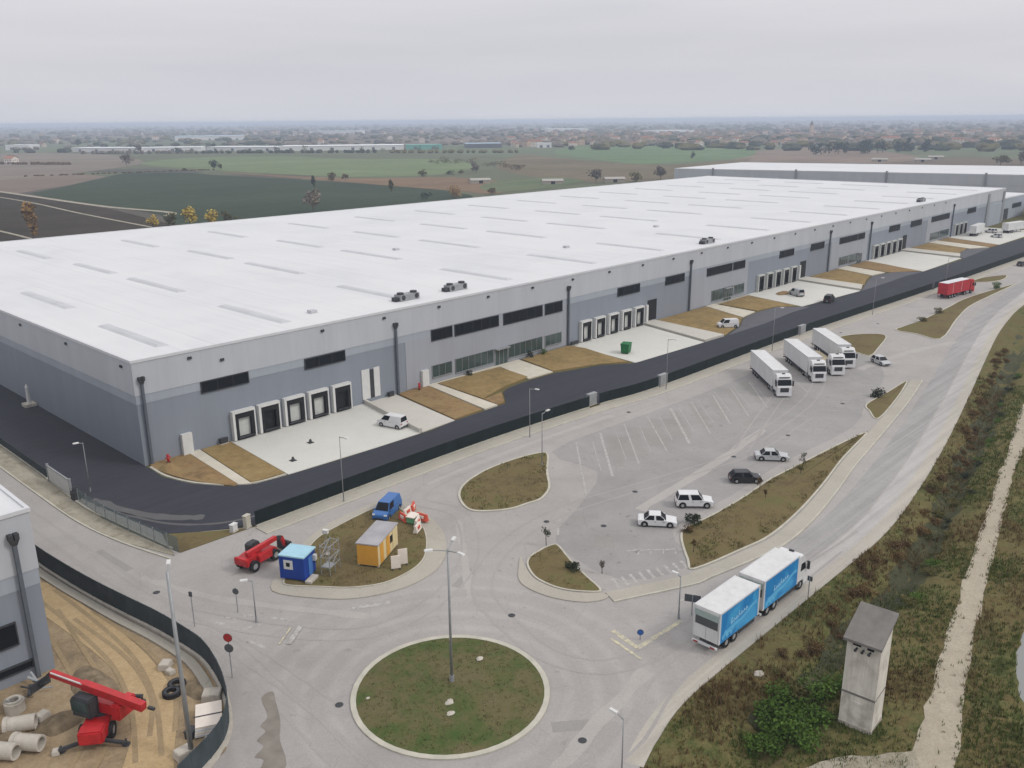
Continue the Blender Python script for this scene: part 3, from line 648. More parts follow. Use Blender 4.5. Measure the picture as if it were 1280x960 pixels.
# ground floor office glazing
for x0, x1, zb, zt in ((52.4,57,1.3,3.4),(58,67.7,1.0,3.5),(71.9,81.6,1.0,3.5),(82.6,87.5,1.3,3.4),(145.6,155.8,1,3.6),(156.6,161.5,1.2,3.5),(219.7,226,1,3.5),(226.8,232.7,1,3.5),(298.2,307.5,1,3.5),(308.4,318,1,3.5)):
    w = part(MB().box(x0,x1,-.13,0,zb,zt), 'office_window', 'greenglass')
    fr = MB(); fr.box(x0-.1,x1+.1,-.2,.02,zt,zt+.1).box(x0-.1,x1+.1,-.3,.02,zb-.14,zb).box(x0-.1,x0,-.2,.02,zb,zt).box(x1,x1+.1,-.2,.02,zb,zt)
    n = max(2, int((x1-x0)/1.5))
    for i in range(1, n): fr.box(x0+(x1-x0)*i/n-.035, x0+(x1-x0)*i/n+.035, -.17, -.1, zb, zt)
    part(fr, 'window_frame', 'pole', w)
for x0 in (68.2, 151.5, 233.3):
    e = part(MB().box(x0,x0+3.4,-.16,0,.2,3.3), 'entrance_door', 'greenglass')
    fr = MB(); fr.box(x0-.1,x0+3.5,-.9,.02,3.3,3.5)
    for i in range(4): fr.box(x0+i*1.13-.05,x0+i*1.13+.05,-.22,0,.2,3.3)
    part(fr, 'door_frame', 'galv', e)
# dock doors: white surround, black seal, door leaf (some stand open)
def dock(x0, x1, closed, far=False):
    zb, zt = .55, 4.35
    fr = MB(); fr.box(x0,x0+.38,-.75,0,.2,zt+.25).box(x1-.2,x1,-.75,0,.2,zt+.25).box(x0+.38,x1-.2,-.8,0,zt-.1,zt+.27)
    d = part(fr, 'dock_door', 'doorwhite' if not far else 'dooroffwhite')
    a, b = x0+.38, x1-.2
    sl = MB(); sl.box(a,a+.55,-.66,0,zb,zt-.1).box(b-.5,b,-.66,0,zb,zt-.1).box(a+.55,b-.5,-.66,0,zt-.95,zt-.1).box(a,b,-.5,0,.1,zb)
    part(sl, 'dock_seal', 'seal', d)
    if closed: part(MB().box(a+.55,b-.5,-.14,0,zb,zt-.95), 'door_leaf', 'dooroffwhite', d)
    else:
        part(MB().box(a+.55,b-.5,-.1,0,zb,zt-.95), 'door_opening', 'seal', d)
    part(MB().box(a+.3,b-.25,-.95,-.5,zb-.12,zb), 'dock_leveller', 'dark', d)
for i, (x0, x1) in enumerate(((13.2,16.9),(17.5,21.1),(21.9,25.6),(26.3,30),(30.8,34.4))): dock(x0, x1, i in (0,2,3))
for i in range(5): dock(93.4+i*4.75, 96.9+i*4.75, True)
for i in range(5): dock(168.3+i*4.75, 171.6+i*4.75, False, True)
for i in range(5): dock(245.3+i*5.1, 249+i*5.1, False, True)
for i in range(3): dock(324+i*5.1, 327.6+i*5.1, False, True)
# personnel doors and drive-in doors
part(MB().box(5.4,6.9,-.6,0,.2,3.2), 'exit_door', 'doorwhite', label='white boxed exit door beside the corner garden')
part(MB().box(49.7,51.2,-.6,0,.2,3.1), 'exit_door', 'doorwhite')
d = part(MB().box(37,38.6,-.14,0,.75,5.8).box(39.5,40.7,-.14,0,.75,5.8), 'drive_in_door', 'doorwhite'); part(MB().box(38.6,39.5,-.1,0,.75,5.6), 'door_gap', 'dark', d)
for x in (118, 193.6, 271.2): part(MB().box(x,x+3.5,-.12,0,.6,5.3), 'drive_in_door', 'seal', label='dark open drive-in door')
for x in (117.1, 192.6): part(MB().box(x,x+.7,-.5,0,.5,4.4), 'door_post', 'doorwhite')
# rainwater pipes with hopper heads
for i, x in enumerate((.9,44.4,89.6,135.2,211.7,242,320.5)):
    dp = MB().box(x-.17,x+.17,-.5,-.16,0,11.6)
    o = part(dp, 'downpipe', 'pipe')
    hh = MB().frus(x-.18,x+.18,-.5,-.1,11.6,x-.36,x+.36,-.6,-.1,12.1); hh.box(x-.42,x-.06,-.62,-.1,12.1,12.6).box(x+.06,x+.42,-.62,-.1,12.1,12.6); part(hh, 'hopper_head', 'dark', o)
for x in (363.5, 384.5): part(MB().box(x-1.3,x+1.3,-.4,.05,0,HT-1), 'end_pilaster', 'pole')
part(MB().box(365,383,-.35,.05,0,9), 'end_panel', 'band')
for x in [8,12.8] + [30+12.2*i for i in range(24)]:
    z = 13.6 if x != 12.8 else 12.4
    part(MB().box(x-.28,x+.28,-.32,-.1,z,z+.36), 'roof_outlet', 'dark')
for y in (3, 22, 41, 62): part(MB().box(-.3,-.1,y-.3,y+.3,13.5,13.85), 'roof_outlet', 'dark')
# skylight ridges on the roof
rows = [(5,25,[6.8,27,51.5,78,105,131,157,183,209,235,261,287,313,339,365]),(42.5,64.5,[-99,8.6,28.6,55,81,106,131,157,183,209,235,261,287,313,339,365]),(73,93,[5,29,56,81,106,131,157,183,209,235,261,287,313,339,365]),(106,126,[4,28,54,79,106,131,157,183,209,235,261,287,313,339,365])]
for y0, y1, xs in rows:
    for x in xs:
        if x < 0: continue
        mb = MB(); mb.frus(x-1.05,x+1.05,y0,y1,HT-.02,x-.5,x+.5,y0+.5,y1-.5,HT+.24)
        part(mb, 'skylight', 'skylight')
# rooftop ventilation units
for x, y in ((51.7,5.2),(63.7,5.5),(149.3,4.2),(298.5,4.8)):
    b = MB().box(x-2.2,x+2.2,y-.9,y+.9,HT,HT+1.1); o = part(b, 'rooftop_unit', 'galv', bevel=.05)
    for s in (-1.5, 1.5): part(MB().cyl((x+s,y-.95,HT+.62),(x+s,y-.7,HT+.62),.44,n=14).cyl((x+s,y,HT+1.1),(x+s,y,HT+1.4),.62,n=14), 'fan', 'dark', o)
    part(MB().box(x-3,x-2.2,y-.6,y+.6,HT+.05,HT+.7), 'duct', 'dark', o)
for x, y in ((34,8.3),(120,26),(170,34),(90,55)):
    part(MB().box(x-.6,x+.6,y-.6,y+.6,HT,HT+.5), 'roof_hatch', 'skylight')

# small fittings along the front
hp = thing('fire_hydrant', 'red fire hydrant in the soil nearest the warehouse corner', 'hydrant', (2.6,-1.6,.2), group='fire hydrants')
def hydrant_parts(h):
    MB().cyl((0,0,0),(0,0,1.0),.17).ball((0,0,1.05),.22,n=10,m=5).cyl((-.35,0,.75),(.35,0,.75),.11).build('body', MT['red'], h, True)
    MB().cyl((0,0,0),(0,0,.08),.28).build('base', MT['dark'], h)
hydrant_parts(hp)
dup(hp, (48.3,-1.2,.2), 20, 'red fire hydrant in the red soil beside the second white exit door')
def cabinet(loc, rz, label, mat='galv', h=1.2, w=.9, d=.45, group=None):
    c = thing('utility_cabinet', label, 'cabinet', loc, rz, group)
    MB().box(-w/2,w/2,-d/2,d/2,.12,h).build('body', MT[mat], c, bevel=.02)
    MB().box(-w/2-.05,w/2+.05,-d/2-.05,d/2+.05,h,h+.06).build('lid', MT[mat], c)
    MB().box(-w/2+.04,w/2-.04,-d/2-.02,-d/2+.01,.16,h-.05).build('door', MT[mat], c)
    MB().box(-w/2-.05,w/2+.05,-d/2-.05,d/2+.05,0,.12).build('plinth', MT['concpipe'], c)
    return c
cabinet((11.6,-.4,.2), 0, 'small dark utility box on the wall left of the first dock door', 'dark', .8, 1.2)
cabinet((42.6,-.5,.12), 0, 'low dark utility box beside the tall white drive-in door', 'dark', .8, 1.1)
cabinet((90.8,-1,.2), 0, 'dark low box by the wall between green office glass and second yard', 'dark', .7, 2.2)
cabinet((61.9,-28.5,.15), 0, 'pale roadside cabinet standing in the first gap of the green fence', 'galv', 1.9, 2.0, .7)
cabinet((79,-30.7,.15), 0, 'grey roadside cabinet standing in the second gap of the green fence', 'galv', 1.9, 2.2, .7)
cabinet((131,-31.3,.15), 0, 'pale roadside cabinet in the fence gap behind the parked white lorries', 'galv', 1.9, 2.4, .7)
cabinet((-.6,-27.6,.12), 20, 'small green and white meter cabinet at the start of the green fence', 'kerb', 1.5, .8, .5)
cabinet((-2.2,-27.4,.12), 20, 'white junction box on the grass corner left of the green fence', 'doorwhite', .9, .8, .5)
wp = thing('drain_vent', 'white capped vent post on a base against the side wall', 'vent', (-1.0,40.5,.08))
MB().box(-.9,.9,-.9,.9,0,.5).build('base', MT['concpipe'], wp); MB().cyl((0,0,.5),(0,0,3.2),.32,.22).build('post', MT['doorwhite'], wp); MB().cyl((0,0,3.2),(0,0,3.8),.3,.04).build('cap', MT['doorwhite'], wp)
MT['green'] = plain('green_bin_plastic', S(28,104,58), .5, var=.15)
gb = thing('waste_container', 'green waste container alone in the middle of the loading yard', 'container', (92.9,-12.6,.085), 20)
MB().frus(-1.0,1.0,-.75,.75,.2,-1.15,1.15,-.85,.85,1.9).build('body', MT['green'], gb, bevel=.04); MB().box(-1.2,1.2,-.9,.9,1.9,2.05).build('lid', MT['green'], gb)
for sx_ in (-.8,.8):
    for sy_ in (-.6,.6): MB().cyl((sx_,sy_-.05,.1),(sx_,sy_+.05,.1),.1).build('wheel', MT['rubber'], gb)
for x, y, l in ((14.8,-13.4,'left of the two dark manhole lids on the first loading yard'),(20.5,-9.2,'dark manhole lid nearest the docks on the first loading yard')):
    m = thing('drain_marker', l.replace('left of the two dark manhole lids','dark cone-like drain marker nearest the kerb').replace('dark manhole lid','dark drain marker'), 'marker', (x,y,.085))
    MB().cyl((0,0,0),(0,0,.55),.3,.12).build('cone', MT['dark'], m); MB().box(-.4,.4,-.4,.4,0,.06).build('base', MT['dark'], m)

# ------------------------------------------------------------- second warehouse far behind
b2 = thing('warehouse', 'long low pale warehouse standing behind the far end of the big roof', 'warehouse', (0,0,0))
P2 = [(440,206),(505,-36),(598,-10),(534,212)]
def ins(p, d): 
    return offset(p, d) if area(p) > 0 else offset(p, -d)
MB().prism(P2,-.3,9).build('lower_wall', MT['fascia'], b2); MB().prism(ins(P2,-.12),9,14.6).build('fascia', MT['fascia'], b2); MB().prism(ins(P2,-.1),14.6,14.9).build('roof', MT['roof'], b2)
for i in range(5):
    f = (i+.5)/5; x = P2[0][0]+(P2[1][0]-P2[0][0])*f; y = P2[0][1]+(P2[1][1]-P2[0][1])*f
    q = MB().box(x-1.0,x-.25,y-.5,y+.5,0,15.6).build('downpipe', MT['pole'], b2)
a = Vector(P2[0]); bvec = Vector(P2[1])-a; u = bvec.normalized(); nrm = Vector((u.y,-u.x))
if nrm.x > 0: nrm = -nrm
s0, s1 = bvec.length*.79, bvec.length*.99
q = [a+u*s0, a+u*s1, a+u*s1+nrm*.4, a+u*s0+nrm*.4]
MB().prism([tuple(v) for v in q], 6.5, 8.6).build('window', MT['glass'], b2)
# low sheds further along the road, beyond the far end
for i, (x, y, w, d, h, l) in enumerate(((428,-14,30,22,6,'white flat shed beyond the far end of the big warehouse'),(470,-44,40,16,7,'long pale shed at the right edge beyond the far road'))):
    s = thing('storage_shed', l, 'shed', (x,y,0), 8)
    MB().box(-w/2,w/2,-d/2,d/2,0,h).build('wall', MT['lightwall'], s); MB().box(-w/2-.4,w/2+.4,-d/2-.4,d/2+.4,h,h+.4).build('roof', MT['white'], s)
    MB().box(-w/2-.05,-w/2+.05,-3,3,.1,4).build('door', MT['dark'], s)

an = thing('warehouse_annex', 'grey block building closing off the far right end of the big warehouse', 'building', (0,0,0))
MB().box(392,428,2,70,-.3,9.4).build('wall', MT['band'], an); MB().box(391.8,428.2,1.8,70.2,9.4,10).build('roof', MT['roof'], an); MB().box(391.88,392,8,30,3.5,6.5).build('window', MT['glass'], an); MB().box(396,402,1.8,2,.2,5).build('door', MT['dark'], an); MB().box(408,422,1.85,2,4.5,6.5).build('window', MT['glass'], an)
# ------------------------------------------------------------- building under construction, near left
nb = thing('warehouse', 'nearest grey banded building corner at the left edge beside the construction site', 'warehouse', (0,0,0))
x1, y0 = -26.3, -39.9
MB().box(-110,x1,y0,60,-.3,8.3).build('lower_wall', MT['wall'], nb); MB().box(-110.04,x1+.04,y0-.04,60.04,8.3,9.7).build('wall_band', MT['band'], nb)
MB().box(-110.1,x1+.1,y0-.1,60.1,9.7,14.9).build('fascia', MT['fascia'], nb); MB().box(-110,x1,y0,60,14.9,15).build('roof', MT['roof'], nb)
MB().box(-110,x1+.2,y0-.2,y0+.1,14.8,15.15).box(x1-.1,x1+.2,y0+.1,60,14.8,15.15).build('coping', MT['coping'], nb)
for (a, b, zb, zt) in ((-36,-28.75,3.7,5.6),(-36,-28.0,1.2,1.75)):
    w = MB().box(a,b,y0-.12,y0,zb,zt).build('window', MT['glass'], nb)
    MB().box(a-.1,b+.1,y0-.2,y0,zt,zt+.12).box(a-.1,b+.1,y0-.2,y0,zb-.1,zb).box(b,b+.1,y0-.2,y0,zb,zt).build('window_frame', MT['dark'], w)
o = MB().box(-27.9,-27.6,y0-.5,y0-.16,0,12.4).build('downpipe', MT['pipe'], nb)
MB().frus(-27.95,-27.55,y0-.5,y0-.1,12.4,-28.12,-27.38,y0-.6,y0-.1,12.9).box(-28.15,-27.8,y0-.62,y0-.1,12.9,13.4).box(-27.7,-27.35,y0-.62,y0-.1,12.9,13.4).build('hopper_head', MT['dark'], o)

# ------------------------------------------------------------- old transformer kiosk in the grass
t = NT('stained_render', .9); p = t.obj()
n1 = t.noise(p, .5, 6, .65, .5); n2 = t.noise(t.map(p, (1.5,1.5,.16)), 1.4, 4, .7)
t.col(t.mix(1, t.ramp(n1, [(.3, S(172,167,158)), (.5, S(206,201,192)), (.7, S(216,212,204))]), t.ramp(n2, [(.3, .78), (.6, 1.05)]), 'MULTIPLY')); t.bump(t.noise(p, 5, 4), .3, .03)
MT['render'] = t.m; MT['slabroof'] = plain('weathered_roof_slab', S(116,113,110), .9, var=.2, scale=.8, bump=.2)
kz = math.degrees(math.atan2(.78,2.3))
tw = thing('transformer_tower', 'tall narrow weathered concrete tower with a flat grey roof in the grass', 'tower', (13.9,-93.3,.0), 4)
MB().prof([(-1.2,-.6),(1.2,-.6),(1.2,8.75),(-1.2,7.75)], -1.25, 1.25).build('wall', MT['render'], tw)
MB().box(-1.27,1.27,-1.27,1.27,-.6,.35).build('plinth', MT['concpipe'], tw)
MB().box(-1.26,1.26,-1.26,1.26,2.9,3.04).build('ledge', MT['slabroof'], tw)
MB().prof([(-1.75,7.55),(1.7,8.99),(1.7,9.2),(-1.75,7.76)], -1.42, 1.42).build('roof', MT['slabroof'], tw)
MB().box(-1.26,-1.15,-.75,-.25,7.05,7.5).box(-1.26,-1.15,.2,.8,7.1,7.42).build('window', MT['glass'], tw)
for y in (-.5,0,.5): MB().cyl((-1.2,y,6.9),(-1.55,y,6.9),.07,.09).ball((-1.6,y,6.9),.12).build('insulator', MT['dark'], tw)
MB().box(-1.24,-1.15,-.4,.5,.35,2.35).build('door', MT['render'], tw)
# ------------------------------------------------------------- fences
MT['fgreen'] = plain('dark_green_screen', S(18,30,32), .85, var=.3, scale=.6)
MT['fblack'] = plain('black_screen_mesh', S(60,68,72), .85, var=.25, scale=.6)
t = NT('teal_wire_mesh', .6); t.col(S(112,128,130)); t.b.inputs['Alpha'].default_value = .42; MT['mesh'] = t.m
def fence(pts, h, label, mat, pmat='fgreen', post=2.5, group=None, base=.0, thick=.05, bmat='kerb', z=0, bw=.32):
    f = thing('fence', label, 'fence', (pts[0][0],pts[0][1],z), 0, group); ox, oy = pts[0]
    pl = [(x-ox, y-oy) for x, y in pts]
    pa = MB(); strip(pa, offset(pl,thick/2,False), offset(pl,-thick/2,False), base+.04, base+h); pa.build('screen', MT[mat], f)
    if base: 
        b = MB(); strip(b, offset(pl,bw/2,False), offset(pl,-bw/2,False), -.1, base); b.build('base_wall', MT[bmat], f)
    L = 0; nxt = 0; k = 0
    for a, b in zip(pl[:-1], pl[1:]):
        s = math.hypot(b[0]-a[0], b[1]-a[1])
        while nxt <= L+s and k < 98:
            u = (nxt-L)/s if s else 0; x = a[0]+(b[0]-a[0])*u; y = a[1]+(b[1]-a[1])*u
            MB().box(x-.04,x+.04,y-.04,y+.04,base,base+h+.03).build('post', MT[pmat], f); nxt += post; k += 1
        L += s
    return f
ff = smooth([(0,-28.0),(36,-27.65),(61.5,-29.1),(79,-30.9),(131,-31.3),(199,-33.95),(281,-36.2),(381,-38.9)], 12, False)
def sect(x0, x1): 
    p = [q for q in ff if x0 < q[0] < x1]
    return [(x0, interp_y(ff, x0))] + p + [(x1, interp_y(ff, x1))]
G = 'dark green screen fences between yard and pavement'
for x0, x1, l in ((.3,60.6,'long dark green screen fence from the grass corner to the first pale cabinet'),(63.1,77.6,'short dark green fence between the first and second roadside cabinets'),(80.3,129.4,'dark green fence running behind the parked white lorries'),(132.6,202,'dark green fence between the last cabinet and the red lorry'),(204,380,'farthest stretch of dark green fence beyond the red lorry')):
    fence(sect(x0, x1), 1.75, l, 'fgreen', group=G, base=.22, post=2.5 if x1 < 210 else 4)
fenl = smooth([(-20.9,30),(-20.7,0),(-20.5,-17.2),(-20,-24.9),(-19.3,-31.2),(-18.5,-36.5),(-17.7,-41.4),(-17.2,-46.5),(-17.2,-49.1),(-17.8,-52.3),(-18.7,-55.2),(-19.8,-57.6),(-21.2,-59.4),(-23.1,-60.7),(-26,-62)], 4, False)
fence([q for q in fenl if q[1] < 12], 2.0, 'curving black screen fence on a low concrete wall around the construction site', 'fblack', 'fblack', base=.45, post=2.0, bmat='concpipe', bw=.5)
mt = smooth([(-10.75,24),(-11,4),(-11.1,-6),(-10.9,-14),(-9.9,-22),(-9.0,-27.8)], 4, False)
fence([q for q in mt if q[1] < -4.2], 1.9, 'see-through teal wire fence beside the black tarmac corner', 'mesh', 'galv', 2.5, z=.1, thick=.02)
fence([(-10.7,26),(-10.75,16),(-10.85,5)], 1.3, 'low dark mesh fence left of the white gate panel', 'fblack', 'dark', 2.5, z=.1)
gp = thing('sliding_gate', 'white solid gate panel standing between the fence and the black tarmac', 'gate', (-11.0,0.2,.1), 0)
MB().box(-.06,.06,-3.6,3.6,.25,2.15).build('panel', MT['doorwhite'], gp); MB().box(-.1,.1,-3.6,3.6,2.15,2.3).box(-.1,.1,-3.6,3.6,.12,.25).build('rail', MT['galv'], gp)
for y in (-3.7,3.7): MB().box(-.14,.14,y-.12,y+.12,0,2.5).build('post', MT['galv'], gp)
gc = thing('gate_motor', 'black gate motor box at the near end of the white gate panel', 'gate motor', (-11.0,-4.9,.1))
MB().box(-.45,.45,-.5,.5,.1,1.25).build('housing', MT['dark'], gc, bevel=.05); MB().box(-.55,.55,-.6,.6,0,.1).build('base', MT['concpipe'], gc); MB().box(-.3,.3,-.1,.1,1.25,1.75).build('keypad', MT['dark'], gc)

# ------------------------------------------------------------- lamps
def lamp(x, y, h, rz, label, arms=1, alen=1.2, z=.05, r=.065, mat='pole', group='street lamps'):
    l = thing('street_lamp', label, 'street lamp', (x,y,z), rz, group)
    MB().cyl((0,0,.5),(0,0,h),r,r*.6,10).build('pole', MT[mat], l, True); MB().cyl((0,0,-.1),(0,0,.55),r*1.8,r*1.5,10).build('base', MT['galv'], l)
    for k in range(arms):
        s = 1 if k == 0 else -1
        if arms == 3: s = 1
        rot = Matrix.Rotation(R([0,180] [k] if arms < 3 else [0,120,240][k]), 3, 'Z')
        tp = lambda v: tuple(rot @ Vector(v))
        MB().cyl(tp((0,0,h-.15)), tp((alen,0,h+.1)), .05, .04, 8).build('arm', MT[mat], l)
        b = MB(); q = [(alen-.1,-.16,h+.04),(alen+.6,-.16,h+.1),(alen+.6,.16,h+.1),(alen-.1,.16,h+.04),(alen-.1,-.12,h+.18),(alen+.55,-.12,h+.2),(alen+.55,.12,h+.2),(alen-.1,.12,h+.18)]
        b.hexa([tp(v) for v in q]); hd = b.build('lamp_head', MT['doorwhite'], l)
        c = MB(); c.hexa([tp(v) for v in [(alen,-.12,h+.02),(alen+.5,-.12,h+.06),(alen+.5,.12,h+.06),(alen,.12,h+.02),(alen,-.12,h+.06),(alen+.5,-.12,h+.1),(alen+.5,.12,h+.1),(alen,.12,h+.06)]]); c.build('lens', MT['lamp'], hd)
    return l
lamp(-4.7,-66.8,12.1, 150, 'tall three-headed lamp post in the middle of the grassy roundabout', 3, 1.3, .5, .13, 'galv')
lamp(11.3,-29.9,8.6,-90,'thin lamp post by the fence behind the blue van')
lamp(43.8,-31.3,7.6,-90,'thin lamp post by the fence above the teardrop grass island')
lamp(77.4,-32.6,9,-90,'thin lamp post by the second gap of the green fence')
lamp(113.5,-33.6,9,-90,'thin lamp post by the fence among the white lorries')
lamp(160,-35,9,-90,'thin lamp post by the fence short of the red lorry')
lamp(203,-37,9,-90,'farthest thin lamp post by the fence beside the red lorry')
lamp(-10.6,-46.2,4.4,150,'short grey lamp post on the painted splitter left of the roundabout', alen=.5)
lamp(-23.6,-58.9,15.2,60,'tall pale lamp post inside the construction site fence', alen=1.0, r=.2, mat='galv')
lamp(-5.0,-84.4,6.2,90,'lamp post with a white head on the road edge nearest the viewer', alen=.6, mat='galv')
lamp(-8.7,-3.4,6.7,180,'lamp post standing on the black tarmac beside the teal fence', alen=.6)
lamp(16.7,-74.9,4.5,90,'short lamp post on the footway behind the blue lorry', alen=.4)
lamp(36.5,-40.2,7.6,0,'grey lamp post inside the teardrop grass island', alen=.9)

# ------------------------------------------------------------- signs
t = NT('sign_back_grey', .5); t.col((.09,.095,.10)); MT['signback'] = t.m
MT['signred'] = plain('sign_red_face', (.33,.03,.03), .5, var=.1); MT['signblue'] = plain('sign_blue_face', (.03,.10,.32), .5, var=.1)
def sign(x, y, h, rz, label, plates, z=.15):
    s = thing('road_sign', label, 'sign', (x,y,z), rz)
    MB().cyl((0,0,-.05),(0,0,h),.05,n=8).build('pole', MT['galv'], s)
    for kind, zc, w, hh, m in plates:
        b = MB()
        if kind == 'disc': b.cyl((-.02-.04,0,zc),(.02-.04,0,zc),w/2,n=20)
        else: b.box(-.08,-.04,-w/2,w/2,zc-hh/2,zc+hh/2)
        p_ = b.build('sign_plate', MT['signback'], s)
        f = MB()
        if kind == 'disc': f.cyl((-.062,0,zc),(-.070,0,zc),w/2-.03,n=20)
        else: f.box(-.09,-.081,-w/2+.04,w/2-.04,zc-hh/2+.04,zc+hh/2-.04)
        f.build('sign_face', MT[m], p_)
    return s
sign(18.0,-75.5,2.1,205,'dark rectangular sign seen from behind next to the blue lorry', [('rect',1.7,1.5,.75,'signback')])
sign(11.4,-74.3,.9,40,'small blue round keep-right sign on the painted island behind the lorry', [('disc',.7,.6,.6,'signblue')])
sign(-16.6,-52.4,4.2,35,'red over dark double round sign by the black site fence', [('disc',3.8,.8,.8,'signred'),('disc',2.8,.8,.8,'signback')])
sign(-10.9,-43.4,2.6,30,'small dark round sign on the splitter near the red telehandler', [('disc',2.2,.65,.65,'signback')])
sign(-14.9,-42.6,3.6,30,'narrow grey sign post by the bend of the black fence', [('rect',3.3,.35,.5,'signback')])
sign(28.6,-82.0,2.2,180,'slim grey sign post on the road edge ahead of the blue lorry', [('rect',1.9,.5,.5,'signback')])
# ------------------------------------------------------------- vehicles
def paint(name, c, rough=.35): 
    return plain(name, c, rough, var=.06, scale=.8, spec=.5)
MT['silver'] = paint('silver_paint', (.42,.43,.44)); MT['black'] = paint('black_paint', (.018,.019,.022)); MT['darkgrey'] = paint('dark_grey_paint', (.06,.065,.07))
MT['blue'] = paint('blue_paint', (.035,.13,.36)); MT['sky'] = paint('light_blue_paint', (.25,.42,.55))
MT['hl'] = plain('headlamp_glass', (.62,.64,.66), .15, var=.05)
MT['plate'] = plain('number_plate', (.6,.6,.58), .5, var=.03)
def wheel(parent, x, y, r, w=.22, name='wheel'):
    o = bpy.data.objects.new(name, None); COL.objects.link(o); o.parent = parent; o.location = (x, y, r)
    MB().ring((0,-w/2,0),(0,w/2,0),r,r*.6,20).build('tyre', MT['rubber'], o)
    s = 1 if y > 0 else -1
    MB().cyl((0,s*w*.15,0),(0,s*w*.4,0),r*.61,r*.52,16).build('rim', MT['rim'], o)
    return o
def car(name, label, cat, loc, rz, body, kind='sedan', group=None):
    c = thing(name, label, cat, (*loc, .06), rz, group)
    if kind == 'sedan':  Lh,W,low,belt,H = 2.25,.9,.22,.88,1.44; gb=(-1.55,1.0); gt=(-.95,.35)
    elif kind == 'hatch': Lh,W,low,belt,H = 2.05,.88,.22,.90,1.48; gb=(-1.95,.95); gt=(-1.45,.3)
    elif kind == 'suv':  Lh,W,low,belt,H = 2.25,.93,.30,1.06,1.76; gb=(-2.15,1.05); gt=(-1.9,.45)
    elif kind == 'van':  Lh,W,low,belt,H = 2.3,.94,.25,1.15,1.95; gb=(-2.25,1.6); gt=(-2.15,.85)
    hood = belt-.08; R_ = .33 if kind != 'suv' else .37
    wx = (Lh-.82, -Lh+.78)
    def arch(cx): return [(cx+ (R_+.08)*math.cos(t), R_+(R_+.08)*math.sin(t)) for t in [math.pi*k/8 for k in range(8,-1,-1)] if R_+(R_+.08)*math.sin(t) >= low]
    prof = [(-Lh+.05,low+.05)]
    a1 = arch(wx[1]); a0 = arch(wx[0])
    prof += [(a1[0][0],low)] + a1 + [(a1[-1][0],low),(a0[0][0],low)] + a0 + [(a0[-1][0],low),(Lh-.1,low+.02),(Lh,low+.25),(Lh-.04,hood-.22),(Lh-.22,hood-.08),(gb[1]+.1,hood+.06),(gb[1],belt),(gb[0],belt)]
    if kind == 'sedan': prof += [(-Lh+.2,belt-.02),(-Lh+.02,belt-.1)]
    else: prof += [(-Lh+.03,belt-.05)]
    prof += [(-Lh,low+.3)]
    MB().prof(prof, -W, W).build('body', MT[body], c, bevel=.035)
    # cabin above the belt line
    tw, bw = W*.78, W*.965
    B = [(gb[0],-bw,belt-.01),(gb[1],-bw,belt-.01),(gb[1],bw,belt-.01),(gb[0],bw,belt-.01)]; T = [(gt[0],-tw,H),(gt[1],-tw,H),(gt[1],tw,H),(gt[0],tw,H)]
    MB().hexa(B+T).build('cabin', MT[body], c, bevel=.04)
    MB().panel([B[1],B[2],T[2],T[1]], .1).build('windscreen', MT['glass'], c)
    MB().panel([B[3],B[0],T[0],T[3]], .12).build('rear_window', MT['glass'], c)
    for s in (0, 1):
        q = [B[0],B[1],T[1],T[0]] if s == 0 else [B[2],B[3],T[3],T[2]]
        if kind == 'van':  # only the front third is glazed
            q = [Vector(p) for p in q]; i0, i1 = (0,1) if s == 0 else (1,0)
            if s == 0: q[0] = q[0].lerp(q[1], .58); q[3] = q[3].lerp(q[2], .6)
            else: q[1] = q[1].lerp(q[0], .58); q[2] = q[2].lerp(q[3], .6)
            q = [tuple(p) for p in q]; MB().panel(q, .14).build('side_window', MT['glass'], c)
        else:
            q = [Vector(p) for p in q]; m0 = q[0].lerp(q[1], .48); m1 = q[3].lerp(q[2], .48); n0 = q[0].lerp(q[1], .53); n1 = q[3].lerp(q[2], .53)
            MB().panel([q[0],m0,m1,q[3]], .13).build('side_window', MT['glass'], c); MB().panel([n0,q[1],q[2],n1], .13).build('side_window', MT['glass'], c)
    for s in (-1, 1):
        for x in wx: wheel(c, x, s*(W-.12), R_)
        MB().box(Lh-.2,Lh-.02,s*(W-.2)-.17,s*(W-.2)+.17,hood-.27,hood-.13).build('headlight', MT['hl'], c)
        MB().box(-Lh-.01,-Lh+.1,s*(W-.2)-.15,s*(W-.2)+.15,belt-.32,belt-.14).build('taillight', MT['red_lens'], c)
        MB().box(gb[1]-.3,gb[1]-.12,s*(W+.1)-.09,s*(W+.1)+.09,belt,belt+.13).build('mirror', MT[body], c)
        for k in (0, 1): MB().box(-.35+k*.95,-.17+k*.95,s*W-.02*(s<0),s*W+.02*(s>0)+.001,belt-.2,belt-.16).build('door_handle', MT['dark'], c)
    MB().box(Lh-.03,Lh+.03,-.5,.5,low+.12,low+.28).build('grille', MT['dark'], c)
    MB().box(-Lh-.03,-Lh+.02,-.26,.26,low+.28,low+.39).build('number_plate', MT['plate'], c)
    MB().box(-Lh-.04,-Lh+.06,-W+.06,W-.06,low+.06,low+.2).build('bumper', MT['dark'], c)
    return c
car('parked_car','white saloon car parked at the grass edge, nearest the roundabout','car',(32.1,-61.9),-54,'wpaint','sedan')
car('parked_car','white tall estate car with dark side windows parked beside a dark shrub','car',(39.4,-62.2),-49,'wpaint','suv')
car('parked_car','black hatchback parked between the white estate and the silver car','car',(50.3,-63.0),-47,'black','hatch')
car('parked_car','silver saloon parked third of the row of cars towards the lorries','car',(59.6,-61.8),-53,'silver','sedan')
car('parked_car','silver hatchback with dark rear parked alone beyond the white lorries','car',(118.4,-53.4),-123,'silver','hatch')
